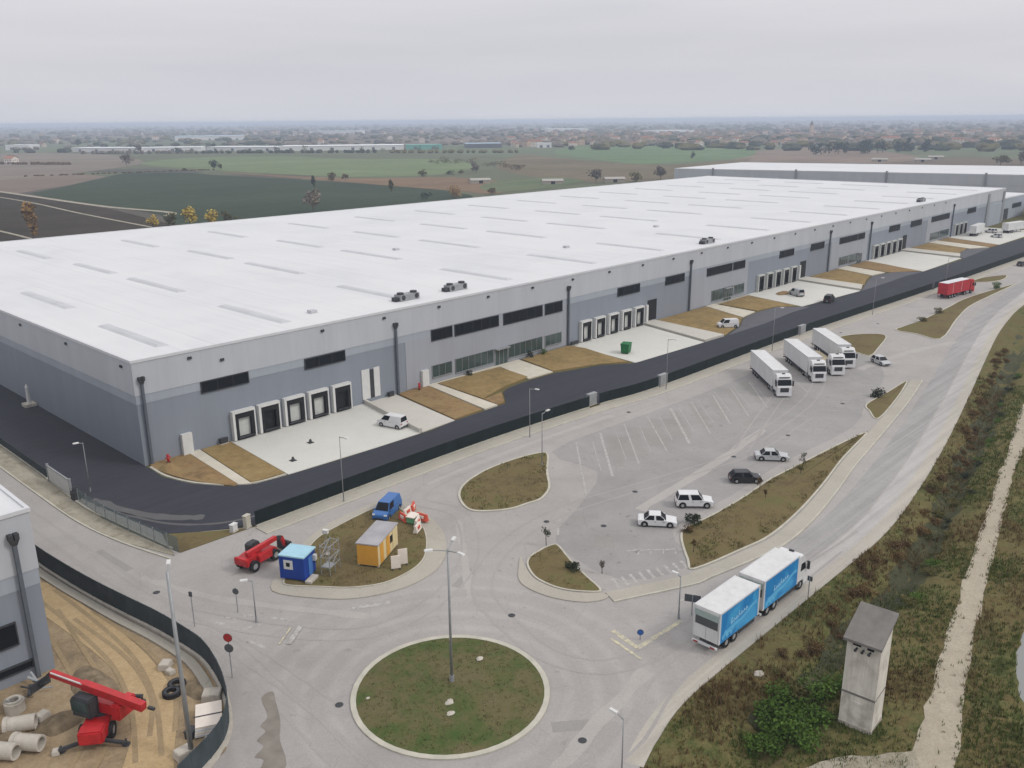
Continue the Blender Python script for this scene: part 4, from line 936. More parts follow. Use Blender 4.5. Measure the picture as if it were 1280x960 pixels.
car('delivery_van','white van standing on the pale loading yard before the dock doors','van',(33.2,-12.4),104,'wpaint','van')
car('blue_van','blue van parked on the island behind the yellow cabin','van',(12.7,-36.7),207,'blue','van')
car('delivery_van','white van parked by the brown lawn at the edge of the black tarmac','van',(126.4,-16.0),140,'wpaint','van')
car('dark_van','dark van standing on the tarmac edge before the third loading yard','van',(168.5,-20.4),12,'black','van')
car('delivery_van','white van beside the low brown heap on the third loading yard','van',(171,-10.4),60,'silver','van')
car('parked_car','white car parked in the farthest yard nearest the black tarmac','car',(330,-14),80,'wpaint','hatch')
car('parked_car','white van-like car parked deepest in the farthest yard','car',(344,-8),70,'wpaint','suv')
car('parked_car','dark car on the road beyond the red lorry','car',(262,-40.5),-8,'darkgrey','hatch')

def tractor_cab(p, paint_, x1, W=1.24, high=True):
    """cab whose front face is at x1"""
    Hc = 3.75 if high else 3.2
    pr = [(x1-2.25,.95),(x1-2.25,Hc-.25),(x1-1.9,Hc),(x1-1.0,Hc+.02),(x1-.45,Hc-.55),(x1-.1,2.0),(x1,1.75),(x1,.45),(x1-.25,.35),(x1-.7,.4),(x1-.75,.95)]
    MB().prof(pr, -W, W).build('cab', MT[paint_], p, bevel=.06)
    # windscreen band, side glass, grille, lights, mirrors
    a, b = Vector((x1-.47,0,3.02)), Vector((x1-.12,0,2.05))
    MB().panel([(x1-.11,-W+.06,2.04),(x1-.11,W-.06,2.04),(x1-.42,W-.1,3.0),(x1-.42,-W+.1,3.0)], .02, .03).build('windscreen', MT['glass'], p)
    for s in (-1, 1):
        q = [(x1-1.5,s*(W+.005),2.05),(x1-.4,s*(W+.005),2.05),(x1-.62,s*(W+.005),2.85),(x1-1.4,s*(W+.005),2.85)]
        MB().panel(q if s < 0 else [q[1],q[0],q[3],q[2]], .03, .02).build('side_window', MT['glass'], p)
        MB().box(x1-.05,x1+.03,s*.95-.2,s*.95+.2,.62,.86).build('headlight', MT['hl'], p)
        m = MB().box(x1-.32,x1-.14,s*(W+.2)-.12,s*(W+.2)+.12,1.95,2.8); m.box(x1-.26,x1-.2,s*(W+.05)-.12,s*(W+.05)+.12,2.7,2.76); m.build('mirror', MT['dark'], p)
        MB().box(x1-2.2,x1-1.5,s*W-.04,s*W+.04,.5,.95).build('step', MT['dark'], p)
    MB().box(x1-.02,x1+.04,-.72,.72,.95,1.68).build('grille', MT['dark'], p)
    MB().box(x1-.06,x1+.06,-W,W,.3,.6).build('bumper', MT[paint_], p)
    if high: MB().box(x1-.62,x1-.35,-.9,.9,Hc-.42,Hc-.34).build('sun_visor', MT['dark'], p); MB().box(x1-1.3,x1-1.1,-.25,.25,Hc+.02,Hc+.16).build('roof_lamp', MT['dark'], p)
def chassis(p, x0, x1, z=.95):
    m = MB(); m.box(x0,x1,-.5,-.32,z-.28,z).box(x0,x1,.32,.5,z-.28,z)
    k = int((x1-x0)/1.4)
    for i in range(k): m.box(x0+.5+i*1.4,x0+.6+i*1.4,-.32,.32,z-.25,z-.05)
    m.build('chassis', MT['dark'], p)
def axle(p, x, W=1.24, r=.5):
    for s in (-1, 1): wheel(p, x, s*(W-.2), r, .34)
    MB().cyl((x,-W+.3,r),(x,W-.3,r),.09,n=8).build('axle', MT['dark'], p)
def semi(label, loc, rz, cabp='wpaint', boxm='trailer', flat=False, group=None, name='lorry', L=16.4):
    t = thing(name, label, 'lorry', (*loc,.06), rz, group)  # front face at x=0, body runs to -L
    tractor_cab(t, cabp, 0.)
    chassis(t, -5.9, -.8); axle(t, -1.45); axle(t, -5.0)
    for s in (-1,1): MB().box(-4.2,-2.6,s*.95-.27,s*.95+.27,.35,.9).build('fuel_tank', MT['galv'], t, bevel=.08)
    z0, z1 = 1.15, 4.0
    if not flat:
        MB().box(-L,-2.75,-1.275,1.275,z0,z1).build('trailer_box', MT[boxm], t, bevel=.03)
        r = MB()
        for s in (-1,1): r.box(-L-.02,-2.73,s*1.28-.03,s*1.28+.03,z1-.12,z1+.03).box(-L-.02,-2.73,s*1.28-.03,s*1.28+.03,z0-.05,z0+.15)
        for x in (-L,-2.75): r.box(x-.04,x+.04,-1.3,1.3,z1-.1,z1+.03)
        r.build('trailer_rail', MT['coping'] if boxm == 'trailer' else MT[boxm], t)
        d = MB().box(-L-.06,-L-.02,-1.2,-.02,z0+.05,z1-.12).box(-L-.06,-L-.02,.02,1.2,z0+.05,z1-.12).build('rear_door', MT[boxm], t)
        MB().box(-3.3,-2.75,-.8,.8,z1-1.5,z1-.5).build('cooling_unit', MT['coping'], t)
    else:
        MB().box(-L,-3,-1.25,1.25,z0-.1,z0+.12).build('flatbed_deck', plain('timber_deck', S(172,160,136), .8, var=.15, scale=2), t)
        MB().box(-3.1,-3,-1.25,1.25,z0+.12,z0+1.3).build('headboard', MT['galv'], t)
    chassis(t, -L+.1, -6.2, 1.05)
    for x in (-L+1.9,-L+3.2,-L+4.5): axle(t, x)
    for s in (-1,1):
        MB().box(-6.9,-6.75,s*.8-.07,s*.8+.07,.1,1.05).build('landing_leg', MT['dark'], t)
        MB().box(-L+5.3,-7.3,s*1.2-.03,s*1.2+.03,.45,.95).build('side_guard', MT['dark'] , t)
        MB().box(-L-.05,-L+.02,s*.95-.2,s*.95+.2,.75,.95).build('taillight', MT['red_lens'], t)
    MB().box(-L-.06,-L+.06,-1.2,1.2,.42,.6).build('underrun_bar', MT['dark'], t)
    return t
dirz = 224.5
semi('white box lorry parked nearest, alone on the left of the row', (86.6,-49.9), dirz)
semi('white box lorry second from the left, beside the flatbed lorry', (98.6,-50.4), dirz)
semi('white lorry with an empty pale flatbed between two box lorries', (105.0,-51.0), dirz, flat=True, L=13.5)
semi('white box lorry farthest right, beside the dark grass island', (110.9,-50.4), dirz)
# trailers and stored goods in the farthest yard
for x, y, a, l in ((334,-5.6,4,'white trailer parked along the docks of the farthest yard'),(352,-14,-12,'white trailer parked askew at the end of the farthest yard')):
    tr_ = thing('parked_trailer', l, 'trailer', (x,y,.085), a)
    MB().box(-6.8,6.8,-1.27,1.27,1.1,4).build('box', MT['trailer'], tr_, bevel=.03); chassis(tr_, -6.6, 6.4, 1.05)
    for x_ in (-5.2,-3.9,-2.6): axle(tr_, x_)
    for s in (-1,1): MB().box(4.2,4.4,s*.8-.07,s*.8+.07,0,1).build('landing_leg', MT['dark'], tr_)
# red lorry on the far road
MT['redbox'] = plain('red_trailer_curtain', (.40,.022,.035), .5, var=.16, scale=.6)
rl = semi('red curtain-sided lorry on the road beside the farther fence', (205.6,-42.4), -9, 'red', 'redbox', L=14.5)
MB().box(-14.5,-2.75,-1.2,1.2,4.035,4.07).build('trailer_roof', MT['white'], rl)
for x in (-11.6,-7.2):
    MB().box(x-.05,x+.05,-1.32,-1.29,1.3,3.85).build('curtain_buckle', MT['doorwhite'], rl)

# blue drawbar lorry on the road
t = NT('blue_curtain', .45); p = t.obj()
n = t.noise(p, .28, 3, .55, .8)
t.col(t.ramp(n, [(.34, S(44,138,196)), (.5, S(32,120,184)), (.62, S(66,156,208))])); MT['curtain'] = t.m
MT['swirl'] = plain('pale_blue_print', S(96,174,216), .5, var=.1); MT['script'] = plain('white_print', S(162,204,230), .5, var=.05)
bl = thing('lorry', 'blue and white curtain-sided lorry with trailer driving along the road', 'lorry', (14.0,-79.4,.06), -.4)
def bbox_(x0, x1, rear=True):
    z0, z1, W = 1.0, 4.05, 1.275
    MB().box(x0,x1,-W,W,z0,z1).build('load_box', MT['trailer'], bl, bevel=.03)
    for s in (-1, 1):
        cu = MB().box(x0+.22,x1-.22,s*(W+.02)-.02,s*(W+.02)+.02,z0+.02,z1-.16).build('curtain', MT['curtain'], bl)
        sw = MB()
        cxs = (x0+x1)/2; ys = s*(W+.046)
        # pale swoosh and white lettering-like script on the curtain
        pts = [(x0+.5+ (x1-x0-1)*k/14, z0+.5+1.0*math.sin(k/14*1.9)**2 + .25*math.sin(k*.55)) for k in range(15)]
        for (xa,za),(xb,zb) in zip(pts[:-1], pts[1:]): sw.bar((xa,ys,za),(xb,ys,zb),.012,.3)
        for k in range(6): sw.cyl((x0+.7+k*.33, ys-.005, z0+.5+.3*(k%2)), (x0+.7+k*.33, ys+.005, z0+.5+.3*(k%2)), .24, n=12)
        sw.build('print', MT['swirl'], cu)
        sc = MB(); xx = cxs-1.5; zz = z0+1.25
        for k in range(7):
            hgt = .62 if k in (0,3) else .38
            sc.bar((xx,ys*1.003,zz),(xx+.1,ys*1.003,zz+hgt),.012,.1)
            if k % 2 == 0: sc.bar((xx+.02,ys*1.003,zz+.03),(xx+.3,ys*1.003,zz+.2),.012,.09)
            else: sc.bar((xx+.05,ys*1.003,zz+.32),(xx+.33,ys*1.003,zz+.1),.012,.09)
            xx += .42; zz += .055
        sc.build('lettering', MT['script'], cu)
    r = MB()
    for s in (-1,1):
        for x in (x0+.1, x1-.1): r.box(x-.12,x+.12,s*W-.045,s*W+.045,z0,z1)
        r.box(x0,x1,s*W-.05,s*W+.05,z1-.14,z1+.02)
    r.build('frame_post', MT['coping'], bl)
    rd = MB().box(x0-.05,x0-.005,-1.2,-.02,z0+.05,z1-.15).box(x0-.05,x0-.005,.02,1.2,z0+.05,z1-.15).build('rear_door', MT['trailer'], bl)
    MB().box(x0-.07,x0-.05,-1.15,1.1,z0+1.35,z0+2.15).build('print', MT['darkgrey'], rd)
    MB().box(x0-.068,x0-.05,-1.2,1.2,z0+2.15,z0+2.75).build('tinted_band', plain('pale_green_grey_panel', S(150,166,162), .4, var=.1), rd)
    MB().box(x0-.25,x0-.05,-1.25,1.25,.55,.72).build('underrun_bar', MT['coping'], bl)
    for s in (-1,1): MB().box(x0-.27,x0-.24,s*.85-.22,s*.85+.22,.56,.7).build('taillight', MT['red_lens'], bl)
    MB().box(x0,x1,-.6,.6,.75,1.0).build('chassis', MT['dark'], bl)
bbox_(0,6.9); bbox_(7.7,14.6)
MB().bar((6.5,0,.7),(8.2,0,.7),.14,.14).build('drawbar', MT['dark'], bl)
tractor_cab(bl, 'wpaint', 16.7)
chassis(bl, 7.8, 16.2, .95)
for x in (1.6,2.9,8.9,10.2,15.5): axle(bl, x)
for a, b in ((3.6,6.4),(11,14.4)):
    for s in (-1,1): MB().box(a,b,s*1.2-.03,s*1.2+.03,.5,.92).build('side_guard', MT['dark'], bl)

# ------------------------------------------------------------- site cabins and machines
MT['yellow'] = plain('yellow_cabin_panel', S(204,150,62), .6, var=.07, scale=.6); MT['cream'] = plain('cream_cabin_panel', S(206,190,148), .6, var=.06)
MT['cabroof'] = plain('weathered_cabin_roof', S(158,156,160), .8, var=.15, scale=.5); MT['dblue'] = plain('blue_cabin_panel', S(28,62,142), .55, var=.12, scale=.6); MT['lblue'] = plain('pale_blue_cabin_roof', S(154,192,208), .6, var=.08)
yc = thing('site_cabin', 'yellow site cabin with a grey roof on the dry island', 'cabin', (5.3,-44.35,.3), 29)
MB().box(-2.7,2.7,-1.2,1.2,.12,2.5).build('wall', [MT['cream']], yc, bevel=.02)
MB().box(-2.76,-2.69,-1.16,1.16,.2,2.42).build('end_panel', MT['yellow'], yc)
MB().box(-2.8,2.8,-1.28,1.28,2.5,2.62).build('roof', MT['cabroof'], yc)
for x in (-1.9,-.2,1.5): MB().box(x-.3,x+.55,-1.25,-1.19,.2,2.45).build('side_panel', MT['yellow'] if x < 0 else MT['cream'], yc)
MB().box(.55,1.2,-1.24,-1.19,1.2,2.0).build('window', MT['glass'], yc)
for x in (-2.6,2.6):
    for y in (-1.1,1.1): MB().box(x-.1,x+.1,y-.1,y+.1,0,.14).build('foot', MT['concpipe'], yc)
bc = thing('site_cabin', 'blue site cabin with a white-framed window and pale roof', 'cabin', (-2.95,-41.7,.25), 28)
MB().box(-1.2,1.2,-1.35,1.35,.1,2.6).build('wall', MT['dblue'], bc, bevel=.02)
MB().box(-1.3,1.3,-1.45,1.45,2.6,2.74).build('roof', MT['lblue'], bc)
w = MB().box(-1.26,-1.19,-.1,.9,1.2,2.2).build('window_frame', MT['doorwhite'], bc); MB().box(-1.28,-1.25,.2,.62,1.5,1.95).build('window', MT['glass'], w)
MB().box(-.3,.5,-1.42,-1.34,.15,2.2).build('door', plain('pale_blue_door', S(70,116,180), .5), bc)
MB().box(.6,1.0,-1.7,-1.36,1.5,2.1).build('cooling_unit', MT['doorwhite'], bc)
MB().box(-1.26,-1.18,-1.4,-1.2,.1,2.6).build('corner_post', MT['dblue'], bc); MB().box(-1.26,-1.18,1.2,1.4,.1,2.6).build('corner_post', MT['dblue'], bc)
MB().box(-1.5,.1,-2.2,-1.5,0,.25).build('step', MT['concpipe'], bc)

th = thing('telehandler', 'red telehandler with a raised boom parked behind the blue cabin', 'telehandler', (-4.2,-36.2,.1), 14)
MB().prof([(-2.4,.75),(-2.4,1.55),(-1.2,1.75),(-.3,1.5),(1.7,1.35),(2.1,1.0),(1.9,.7)], -.75, .75).build('body', MT['red'], th, bevel=.06)
MB().box(-2.6,-2.2,-.95,.95,.8,1.6).build('counterweight', MT['red'], th, bevel=.08)
MB().prof([(-.9,1.1),(-.9,2.3),(-.6,2.45),(.3,2.45),(.75,1.7),(.75,1.1)], .2, 1.05).build('cab', MT['dark'], th, bevel=.05)
cw = MB(); cw.panel([(.76,.22,1.2),(.76,1.03,1.2),(.34,1.03,2.38),(.34,.22,2.38)], .04, .02); cw.panel([(.6,1.06,1.3),(-.8,1.06,1.3),(-.7,1.06,2.3),(.2,1.06,2.3)], .03, .02); cw.build('cab_glass', MT['greenglass'], th)
MB().bar((-2.0,-.35,1.95),(2.2,-.35,2.05),.42,.48).build('boom', MT['red'], th); MB().bar((2.2,-.35,2.05),(3.0,-.35,1.8),.3,.34).build('boom_extension', MT['dark'], th)
MB().bar((3.0,-.35,1.85),(3.5,-.35,.6),.34,.34).build('boom_head', MT['red'], th)
b = MB().prof([(3.4,.1),(3.4,1.2),(3.6,1.25),(3.75,.5),(4.5,.15),(4.5,.05)], -1.25, .75); b.build('bucket', MT['dark'], th)
for x in (-1.6,1.4):
    for s in (-1,1): wheel(th, x, s*.95, .6, .4)
MB().box(-1.0,.9,-1.15,-.7,.7,1.5).build('engine_cover', MT['red'], th, bevel=.06)

# large rotating telehandler with outriggers on the construction site
rt = thing('telehandler', 'large red crane-like telehandler on spread outriggers in the construction site', 'telehandler', (-26.6,-50.6,.1), 0)
ca = R(53)
def rot(v, a=ca): return (v[0]*math.cos(a)-v[1]*math.sin(a), v[0]*math.sin(a)+v[1]*math.cos(a), v[2])
def rbox(x0,x1,y0,y1,z0,z1,a=ca):
    m = MB(); m.box(x0,x1,y0,y1,z0,z1); m.v = [rot(p, a) for p in m.v]; return m
rbox(-2.4,2.2,-.95,.95,.65,1.35).build('chassis', MT['red'], rt, bevel=.06)
rbox(-3.2,-2.0,-.9,.9,.6,1.7).build('bonnet', MT['red'], rt, bevel=.12)
for x in (-1.5,1.5):
    for s in (-1,1):
        o = wheel(rt, 0, s, .62, .45); q = rot((x, s*1.0, .62)); o.location = q; o.rotation_euler = (0,0,ca)
for x in (-2.7,2.5):
    for s in (-1,1):
        m = MB(); m.bar(rot((x,s*.4,.75)), rot((x+.25*(1 if x>0 else -1),s*2.35,.35)), .22,.24); m.cyl(rot((x,s*2.3,0)), rot((x,s*2.3,.5)), .09); m.cyl(rot((x,s*2.3,.0)), rot((x,s*2.3,.07)), .3); m.build('outrigger', MT['dark'], rt)
MB().cyl((0,0,1.35),(0,0,1.6),.85,n=20).build('slew_ring', MT['dark'], rt)
# boom: from the pivot behind to the raised tip
P0, P1 = Vector((1.3,-3.8,3.1)), Vector((-2.0,3.6,4.0))
u = (P1-P0).normalized(); ba = math.atan2(u.y, u.x)
def along(k, side=0, z=0): v = P0 + (P1-P0)*k; sd = Vector((-u.y,u.x,0)).normalized(); return v + sd*side + Vector((0,0,z))
rbox(-2.1,1.2,-.95,.55,1.6,2.5, ba).build('turret', MT['red'], rt, bevel=.06)
rbox(-2.7,-1.9,-.95,.95,1.6,2.9, ba).build('counterweight', MT['red'], rt, bevel=.1)
cabm = rbox(-.4,1.4,.45,1.4,1.55,3.1, ba); cabm.build('cab', MT['dark'], rt, bevel=.06)
rbox(-.2,1.42,1.38,1.42,2.0,2.95, ba).build('cab_glass', MT['greenglass'], rt); rbox(-.3,1.3,.55,1.3,3.1,3.16, ba).build('cab_roof', MT['dark'], rt)
MB().bar(along(-.08), along(.62), .55, .62).build('boom', MT['red'], rt); MB().bar(along(.55,0,-.02), along(1.0,0,-.02), .42, .46).build('boom_section', MT['red'], rt)
MB().bar(along(.1,0,-.45), along(.5,0,-.5), .16, .16).build('lift_cylinder', MT['galv'], rt); MB().bar(along(.6,.25,.25), along(.98,.22,.2), .08,.1).build('hose_guard', MT['doorwhite'], rt)
MB().bar(along(1.0), along(1.0)+Vector((-.6,1.1,-1.2)), .3, .34).build('boom_head', MT['dark'], rt)
tip = along(1.0)+Vector((-.6,1.1,-1.2))
m = MB(); m.bar(tip+Vector((-.8,-.3,0)), tip+Vector((.8,.3,0)), .16, .7)
for s in (-.45,.45): m.bar(tip+Vector((s,.1,-.3)), tip+Vector((s-.6,1.3,-.32)), .12, .08)
m.build('fork', MT['dark'], rt)
MB().bar(along(-.13,0,.1), along(-.2,0,.15), .2, .2).build('counter_pin', MT['dark'], rt)

# scaffold-like pipe rack on the island
sr = thing('pipe_rack', 'thin galvanised scaffold rack standing on the dry island between the cabins', 'rack', (-.3,-43.6,.3), 25)
for x in (-1.0,0,1.0):
    for y in (-.5,.5): MB().cyl((x,y,0),(x,y,3.4),.045,n=8).build('upright', MT['galv'], sr)
r = MB()
for z in (.9,2.0,3.2):
    for y in (-.5,.5): r.cyl((-1.1,y,z),(1.1,y,z),.04,n=8)
    for x in (-1.0,1.0): r.cyl((x,-.5,z),(x,.5,z),.04,n=8)
r.cyl((-1,-.5,.9),(1,-.5,2),.035,n=8).cyl((-1,.5,2),(1,.5,3.2),.035,n=8); r.build('rail', MT['galv'], sr)
MB().box(-.9,.2,-.55,.55,.86,.92).build('shelf', MT['galv'], sr)
fl_ = thing('floodlight', 'small white floodlight on a pole behind the pipe rack', 'floodlight', (1.6,-40.2,.3), 210)
MB().cyl((0,0,0),(0,0,2.6),.05,n=8).build('pole', MT['galv'], fl_); MB().box(-.2,.2,-.3,.3,2.5,2.9).build('head', MT['doorwhite'], fl_); MB().cyl((0,0,0),(0,0,.1),.3).build('base', MT['concpipe'], fl_)
# red and white barriers around the island corner
MT['bred'] = plain('barrier_red', S(196,84,66), .5, var=.1); MT['bwhite'] = plain('barrier_white', S(216,206,196), .5, var=.06)
for i, (x, y, a, l) in enumerate(((15.2,-38.4,40,'red and white barrier standing apart at the head of the group beside the van'),(13.9,-38.9,20,'pale barrier closest to the rear of the blue van'),(12.6,-39.8,80,'white barrier lying nearest the yellow cabin roof'),(12.9,-41.9,35,'red striped barrier nearest the roundabout side'),(14.1,-41.4,100,'red and white barrier farthest out by the kerb'),(11.9,-43.1,30,'white tipped barrier at the inner foot of the group'))):
    b = thing('traffic_barrier', l, 'barrier', (x,y,.33), a, 'water-filled barriers on the island corner')
    MB().frus(-.8,.8,-.28,.28,0,-.75,.75,-.09,.09,.85).build('body', MT['bred'] if i % 2 == 0 else MT['bwhite'], b, bevel=.03)
    MB().box(-.35,.35,-.24,.24,.28,.62).build('stripe', MT['bwhite'] if i % 2 == 0 else MT['bred'], b)
ng = thing('crate', 'green plastic crate among the red and white barriers', 'crate', (13.2,-40.8,.33), 20)
MB().box(-.7,.7,-.5,.5,0,.7).build('body', plain('pale_green_plastic', S(104,164,124), .5), ng, bevel=.03); MB().box(-.76,.76,-.56,.56,.7,.78).build('rim', MT['bwhite'], ng)
for i, (x, y, a, l) in enumerate(((4.6,-48.2,60,'left of the two white panels standing on the island rim'),(5.7,-48.0,62,'right and taller of the two white panels on the island rim'))):
    b = thing('hoarding', l, 'hoarding', (x,y,.3), a); MB().box(-.04,.04,-.5,.5,.05,1.5+.3*i).build('board', MT['bwhite'], b)
    for y_ in (-.4,.4): MB().box(-.3,.3,y_-.05,y_+.05,0,.08).build('foot', MT['dark'], b)

# ------------------------------------------------------------- construction site clutter
G = 'concrete pipes beside the large telehandler'
for i, (x, y, a, l) in enumerate(((-31.6,-49.3,128,'pale concrete pipe lying nearest the outriggers'),(-33.2,-48.9,126,'concrete pipe at the left end of the row'),(-31.2,-46.6,150,'greyish concrete pipe lying behind the others under the boom tip'))):
    c = tag(MB().ring((-1.05,0,.62),(1.05,0,.62),.62,.46,24).ring((-1.15,0,.62),(-.85,0,.62),.7,.5,24).build('concrete_pipe', MT['concpipe'], loc=(x,y,.1)), l, 'pipe', G); c.rotation_euler = (0,0,R(a-180))
mh = tag(MB().ring((0,0,0),(0,0,.9),.75,.52,24).ring((0,0,.9),(0,0,1.05),.62,.4,24).build('manhole_ring', MT['concpipe'], loc=(-30.7,-43.6,.1)), 'upright concrete manhole ring beside the grey building wall', 'manhole ring')
for i, (x, y, s, l) in enumerate(((-29.6,-46.3,.55,'broken pale concrete block in front of the pipes'),(-30.4,-51.3,.35,'small pale stone in front of the large telehandler'),(-19.9,-48.0,.4,'small white block beside the foot of the tall lamp fence'),(-19.2,-53.9,.8,'pale square concrete block inside the fence curve'),(-24.0,-58.6,.7,'pale concrete block at the foot of the tall site lamp'),(-19.8,-46.9,.6,'whitish rubble block near the black tyres'))):
    m = MB(); m.frus(-s,s,-s*.8,s*.8,0,-s*.85,s*.9,-s*.7,s*.75,s*.95); tag(m.build('concrete_block', MT['concpipe'], bevel=.05, loc=(x,y,.1)), l, 'block').rotation_euler = (0,0,R(20+40*i))
for i, (x, y, l) in enumerate(((-20.4,-50.2,'black tyre lying flat nearest the fence wall'),(-21.2,-50.9,'black tyre lying beside another near the haul path'))):
    ty = thing('tyre', l, 'tyre', (x,y,.1)); MB().ring((0,0,0),(0,0,.4),.75,.42,20).build('tread', MT['rubber'], ty); MB().ring((0,0,.38),(0,0,.42),.6,.4,20).build('sidewall', MT['dark'], ty)
st_ = thing('board_stack', 'stack of white insulation boards leaning inside the fence curve', 'board stack', (-21.0,-56.6,.1), 62)
for k in range(4): MB().box(-1.5+k*.05,1.5+k*.04,-1.05,1.0-k*.03,.12+k*.2,.30+k*.2).build('board', MT['bwhite'] if k % 2 else MT['white'], st_)
MB().box(-.06,.06,-1.1,1.05,.9,.93).build('strap', MT['dark'], st_); MB().box(-1.2,-1,-1,1,0,.12).box(1,1.2,-1,1,0,.12).build('bearer', MT['dark'], st_)
jb = thing('tool_box', 'small dark box on the ground beside the white board stack', 'box', (-22.6,-56.9,.1), 30)
MB().box(-.4,.4,-.3,.3,0,.6).build('body', MT['dark'], jb); MB().box(-.45,.45,-.35,.35,.6,.68).build('lid', MT['dark'], jb)
t = NT('heap_earth', 1.); t.col(t.ramp(t.noise(t.obj(), .9, 5, .6), [(.3, S(92,82,66)), (.7, S(140,124,102))])); t.bump(t.noise(t.obj(), 4, 4), .6, .1); MT['heap'] = t.m
for i, (x, y, rx, ry, h, l) in enumerate(((-25.0,-45.2,1.6,3.4,.9,'long dark heap of spoil beside the grey building corner'),(-28.8,-47.9,1.9,1.5,.8,'brown spoil heap under the telehandler boom'),(-22.6,-59.4,1.4,1.1,.6,'grey rubble heap at the foot of the site lamp'),(-19.6,-51.7,.9,1.9,.45,'low dark heap along the inside of the fence wall'),(-32.5,-46.8,1.5,1.2,.6,'low rubble heap behind the concrete pipes'),(1.8,-3.6,1.3,1.9,.7,'orange soil heap in the corner garden by the warehouse'),(3.6,-9.8,1.2,1.6,.45,'low orange soil heap nearer the kerb of the corner garden'),(171.5,-6.5,3.2,1.6,.5,'low brown heap on the third loading yard'))):
    n = 22; k = 7; vs = []
    for a in range(k):
        r = 1-a/k
        for j in range(n):
            th_ = 2*math.pi*j/n; w = 1+.25*noise.noise((math.cos(th_)*1.3+i*7, math.sin(th_)*1.3, a*.3)); vs.append((rx*r*w*math.cos(th_), ry*r*w*math.sin(th_), h*(1-r**1.5)*(1+.3*noise.noise((j*.5,a*.7,i)))-.03))
    vs.append((0,0,h)); fs = [(a*n+j, a*n+(j+1)%n, (a+1)*n+(j+1)%n, (a+1)*n+j) for a in range(k-1) for j in range(n)] + [((k-1)*n+j,(k-1)*n+(j+1)%n,k*n) for j in range(n)]
    tag(MB().add(vs, fs).build('spoil_heap', MT['heap'] if i < 5 else MT['soilred'], smooth=True, loc=(x,y,.1 if i < 5 else .2)), l, 'heap')
# small stones and a drain slab on the roundabout
for i, (x, y, s, l) in enumerate(((-.9,-66.2,.34,'pale stone on the right half of the roundabout grass'),(-6.7,-68.7,.4,'pale slab nearest the foot of the roundabout lamp'),(-7.6,-69.8,.35,'smaller pale slab at the front of the roundabout grass'),(-10.6,-63.2,.2,'tiny pale stone at the left rim of the roundabout'),(14.0,-84.6,.5,'pale boulder in the brown grass behind the blue lorry'))):
    zz = .5 if i < 3 else .2
    tag(MB().ball((0,0,.0),s,s*.8,s*.35,9,6,.18,rnd).build('stone', MT['concpipe'], loc=(x,y,zz if i < 4 else .05)), l, 'stone')

# manhole covers and scrap
for i, (x, y) in enumerate(((24,-52),(38,-54.5),(57,-57.5),(70,-59),(-14.5,-34),(-12.6,-62),(6.5,-63),(-2.6,-79),(90,-58.5),(125,-36.6),(138,-37),(152,-39.5),(63,-35.2),(27.6,-57.6))):
    m = tag(MB().cyl((0,0,0),(0,0,.012),.34,n=16).build('manhole_cover', MT['dark'], loc=(x,y,.066)), 'round dark manhole cover set flush in the pale asphalt', 'manhole cover', 'manhole covers in the asphalt')
sc_ = thing('scrap_pile', 'tangled pale grey scrap metal lying against the wall under the boom tip', 'scrap', (-29.2,-42.6,.1), 25)
g_ = random.Random(4)
for i in range(9):
    a = g_.uniform(0,6.28); x, y = g_.uniform(-1.6,1.4), g_.uniform(-.8,.7)
    m = MB(); m.bar((x,y,g_.uniform(.1,.7)),(x+1.2*math.cos(a),y+.9*math.sin(a),g_.uniform(.2,1.3)),g_.uniform(.1,.5),g_.uniform(.04,.16)); m.build('metal_piece', MT['galv'] if i % 3 else MT['dark'], sc_)
# ------------------------------------------------------------- vegetation
def leafmat(name, c, var=.35):
    t = NT(name, .9); p = t.obj()
    n = t.noise(p, .9, 3, .6); f = t.noise(p, 5., 2, .6)
    b = t.ramp(n, [(.3, mul(c, 1-var)), (.7, mul(c, 1+var))])
    t.col(t.mix(1, b, t.ramp(f, [(.3, .75), (.7, 1.2)]), 'MULTIPLY')); t.b.inputs['Specular IOR Level'].default_value = .08
    return t.m
MT['bark'] = plain('bark', S(86,74,62), .9, var=.25, scale=2)
LM = dict(green=leafmat('bramble_leaves', S(78,102,46)), olive=leafmat('olive_leaves', S(92,88,54)), rust=leafmat('rusty_leaves', S(106,86,58)), brown=leafmat('dry_brown_twigs', S(92,74,52)),
          dark=leafmat('dark_evergreen_leaves', S(56,64,50)), grey=leafmat('bare_grey_twigs', S(108,100,92)), pale=leafmat('pale_bare_twigs', S(134,124,110)), yellow=leafmat('yellow_leaves', S(178,156,74)), amber=leafmat('amber_leaves', S(140,112,70)), conifer=leafmat('conifer_needles', S(38,62,58)))
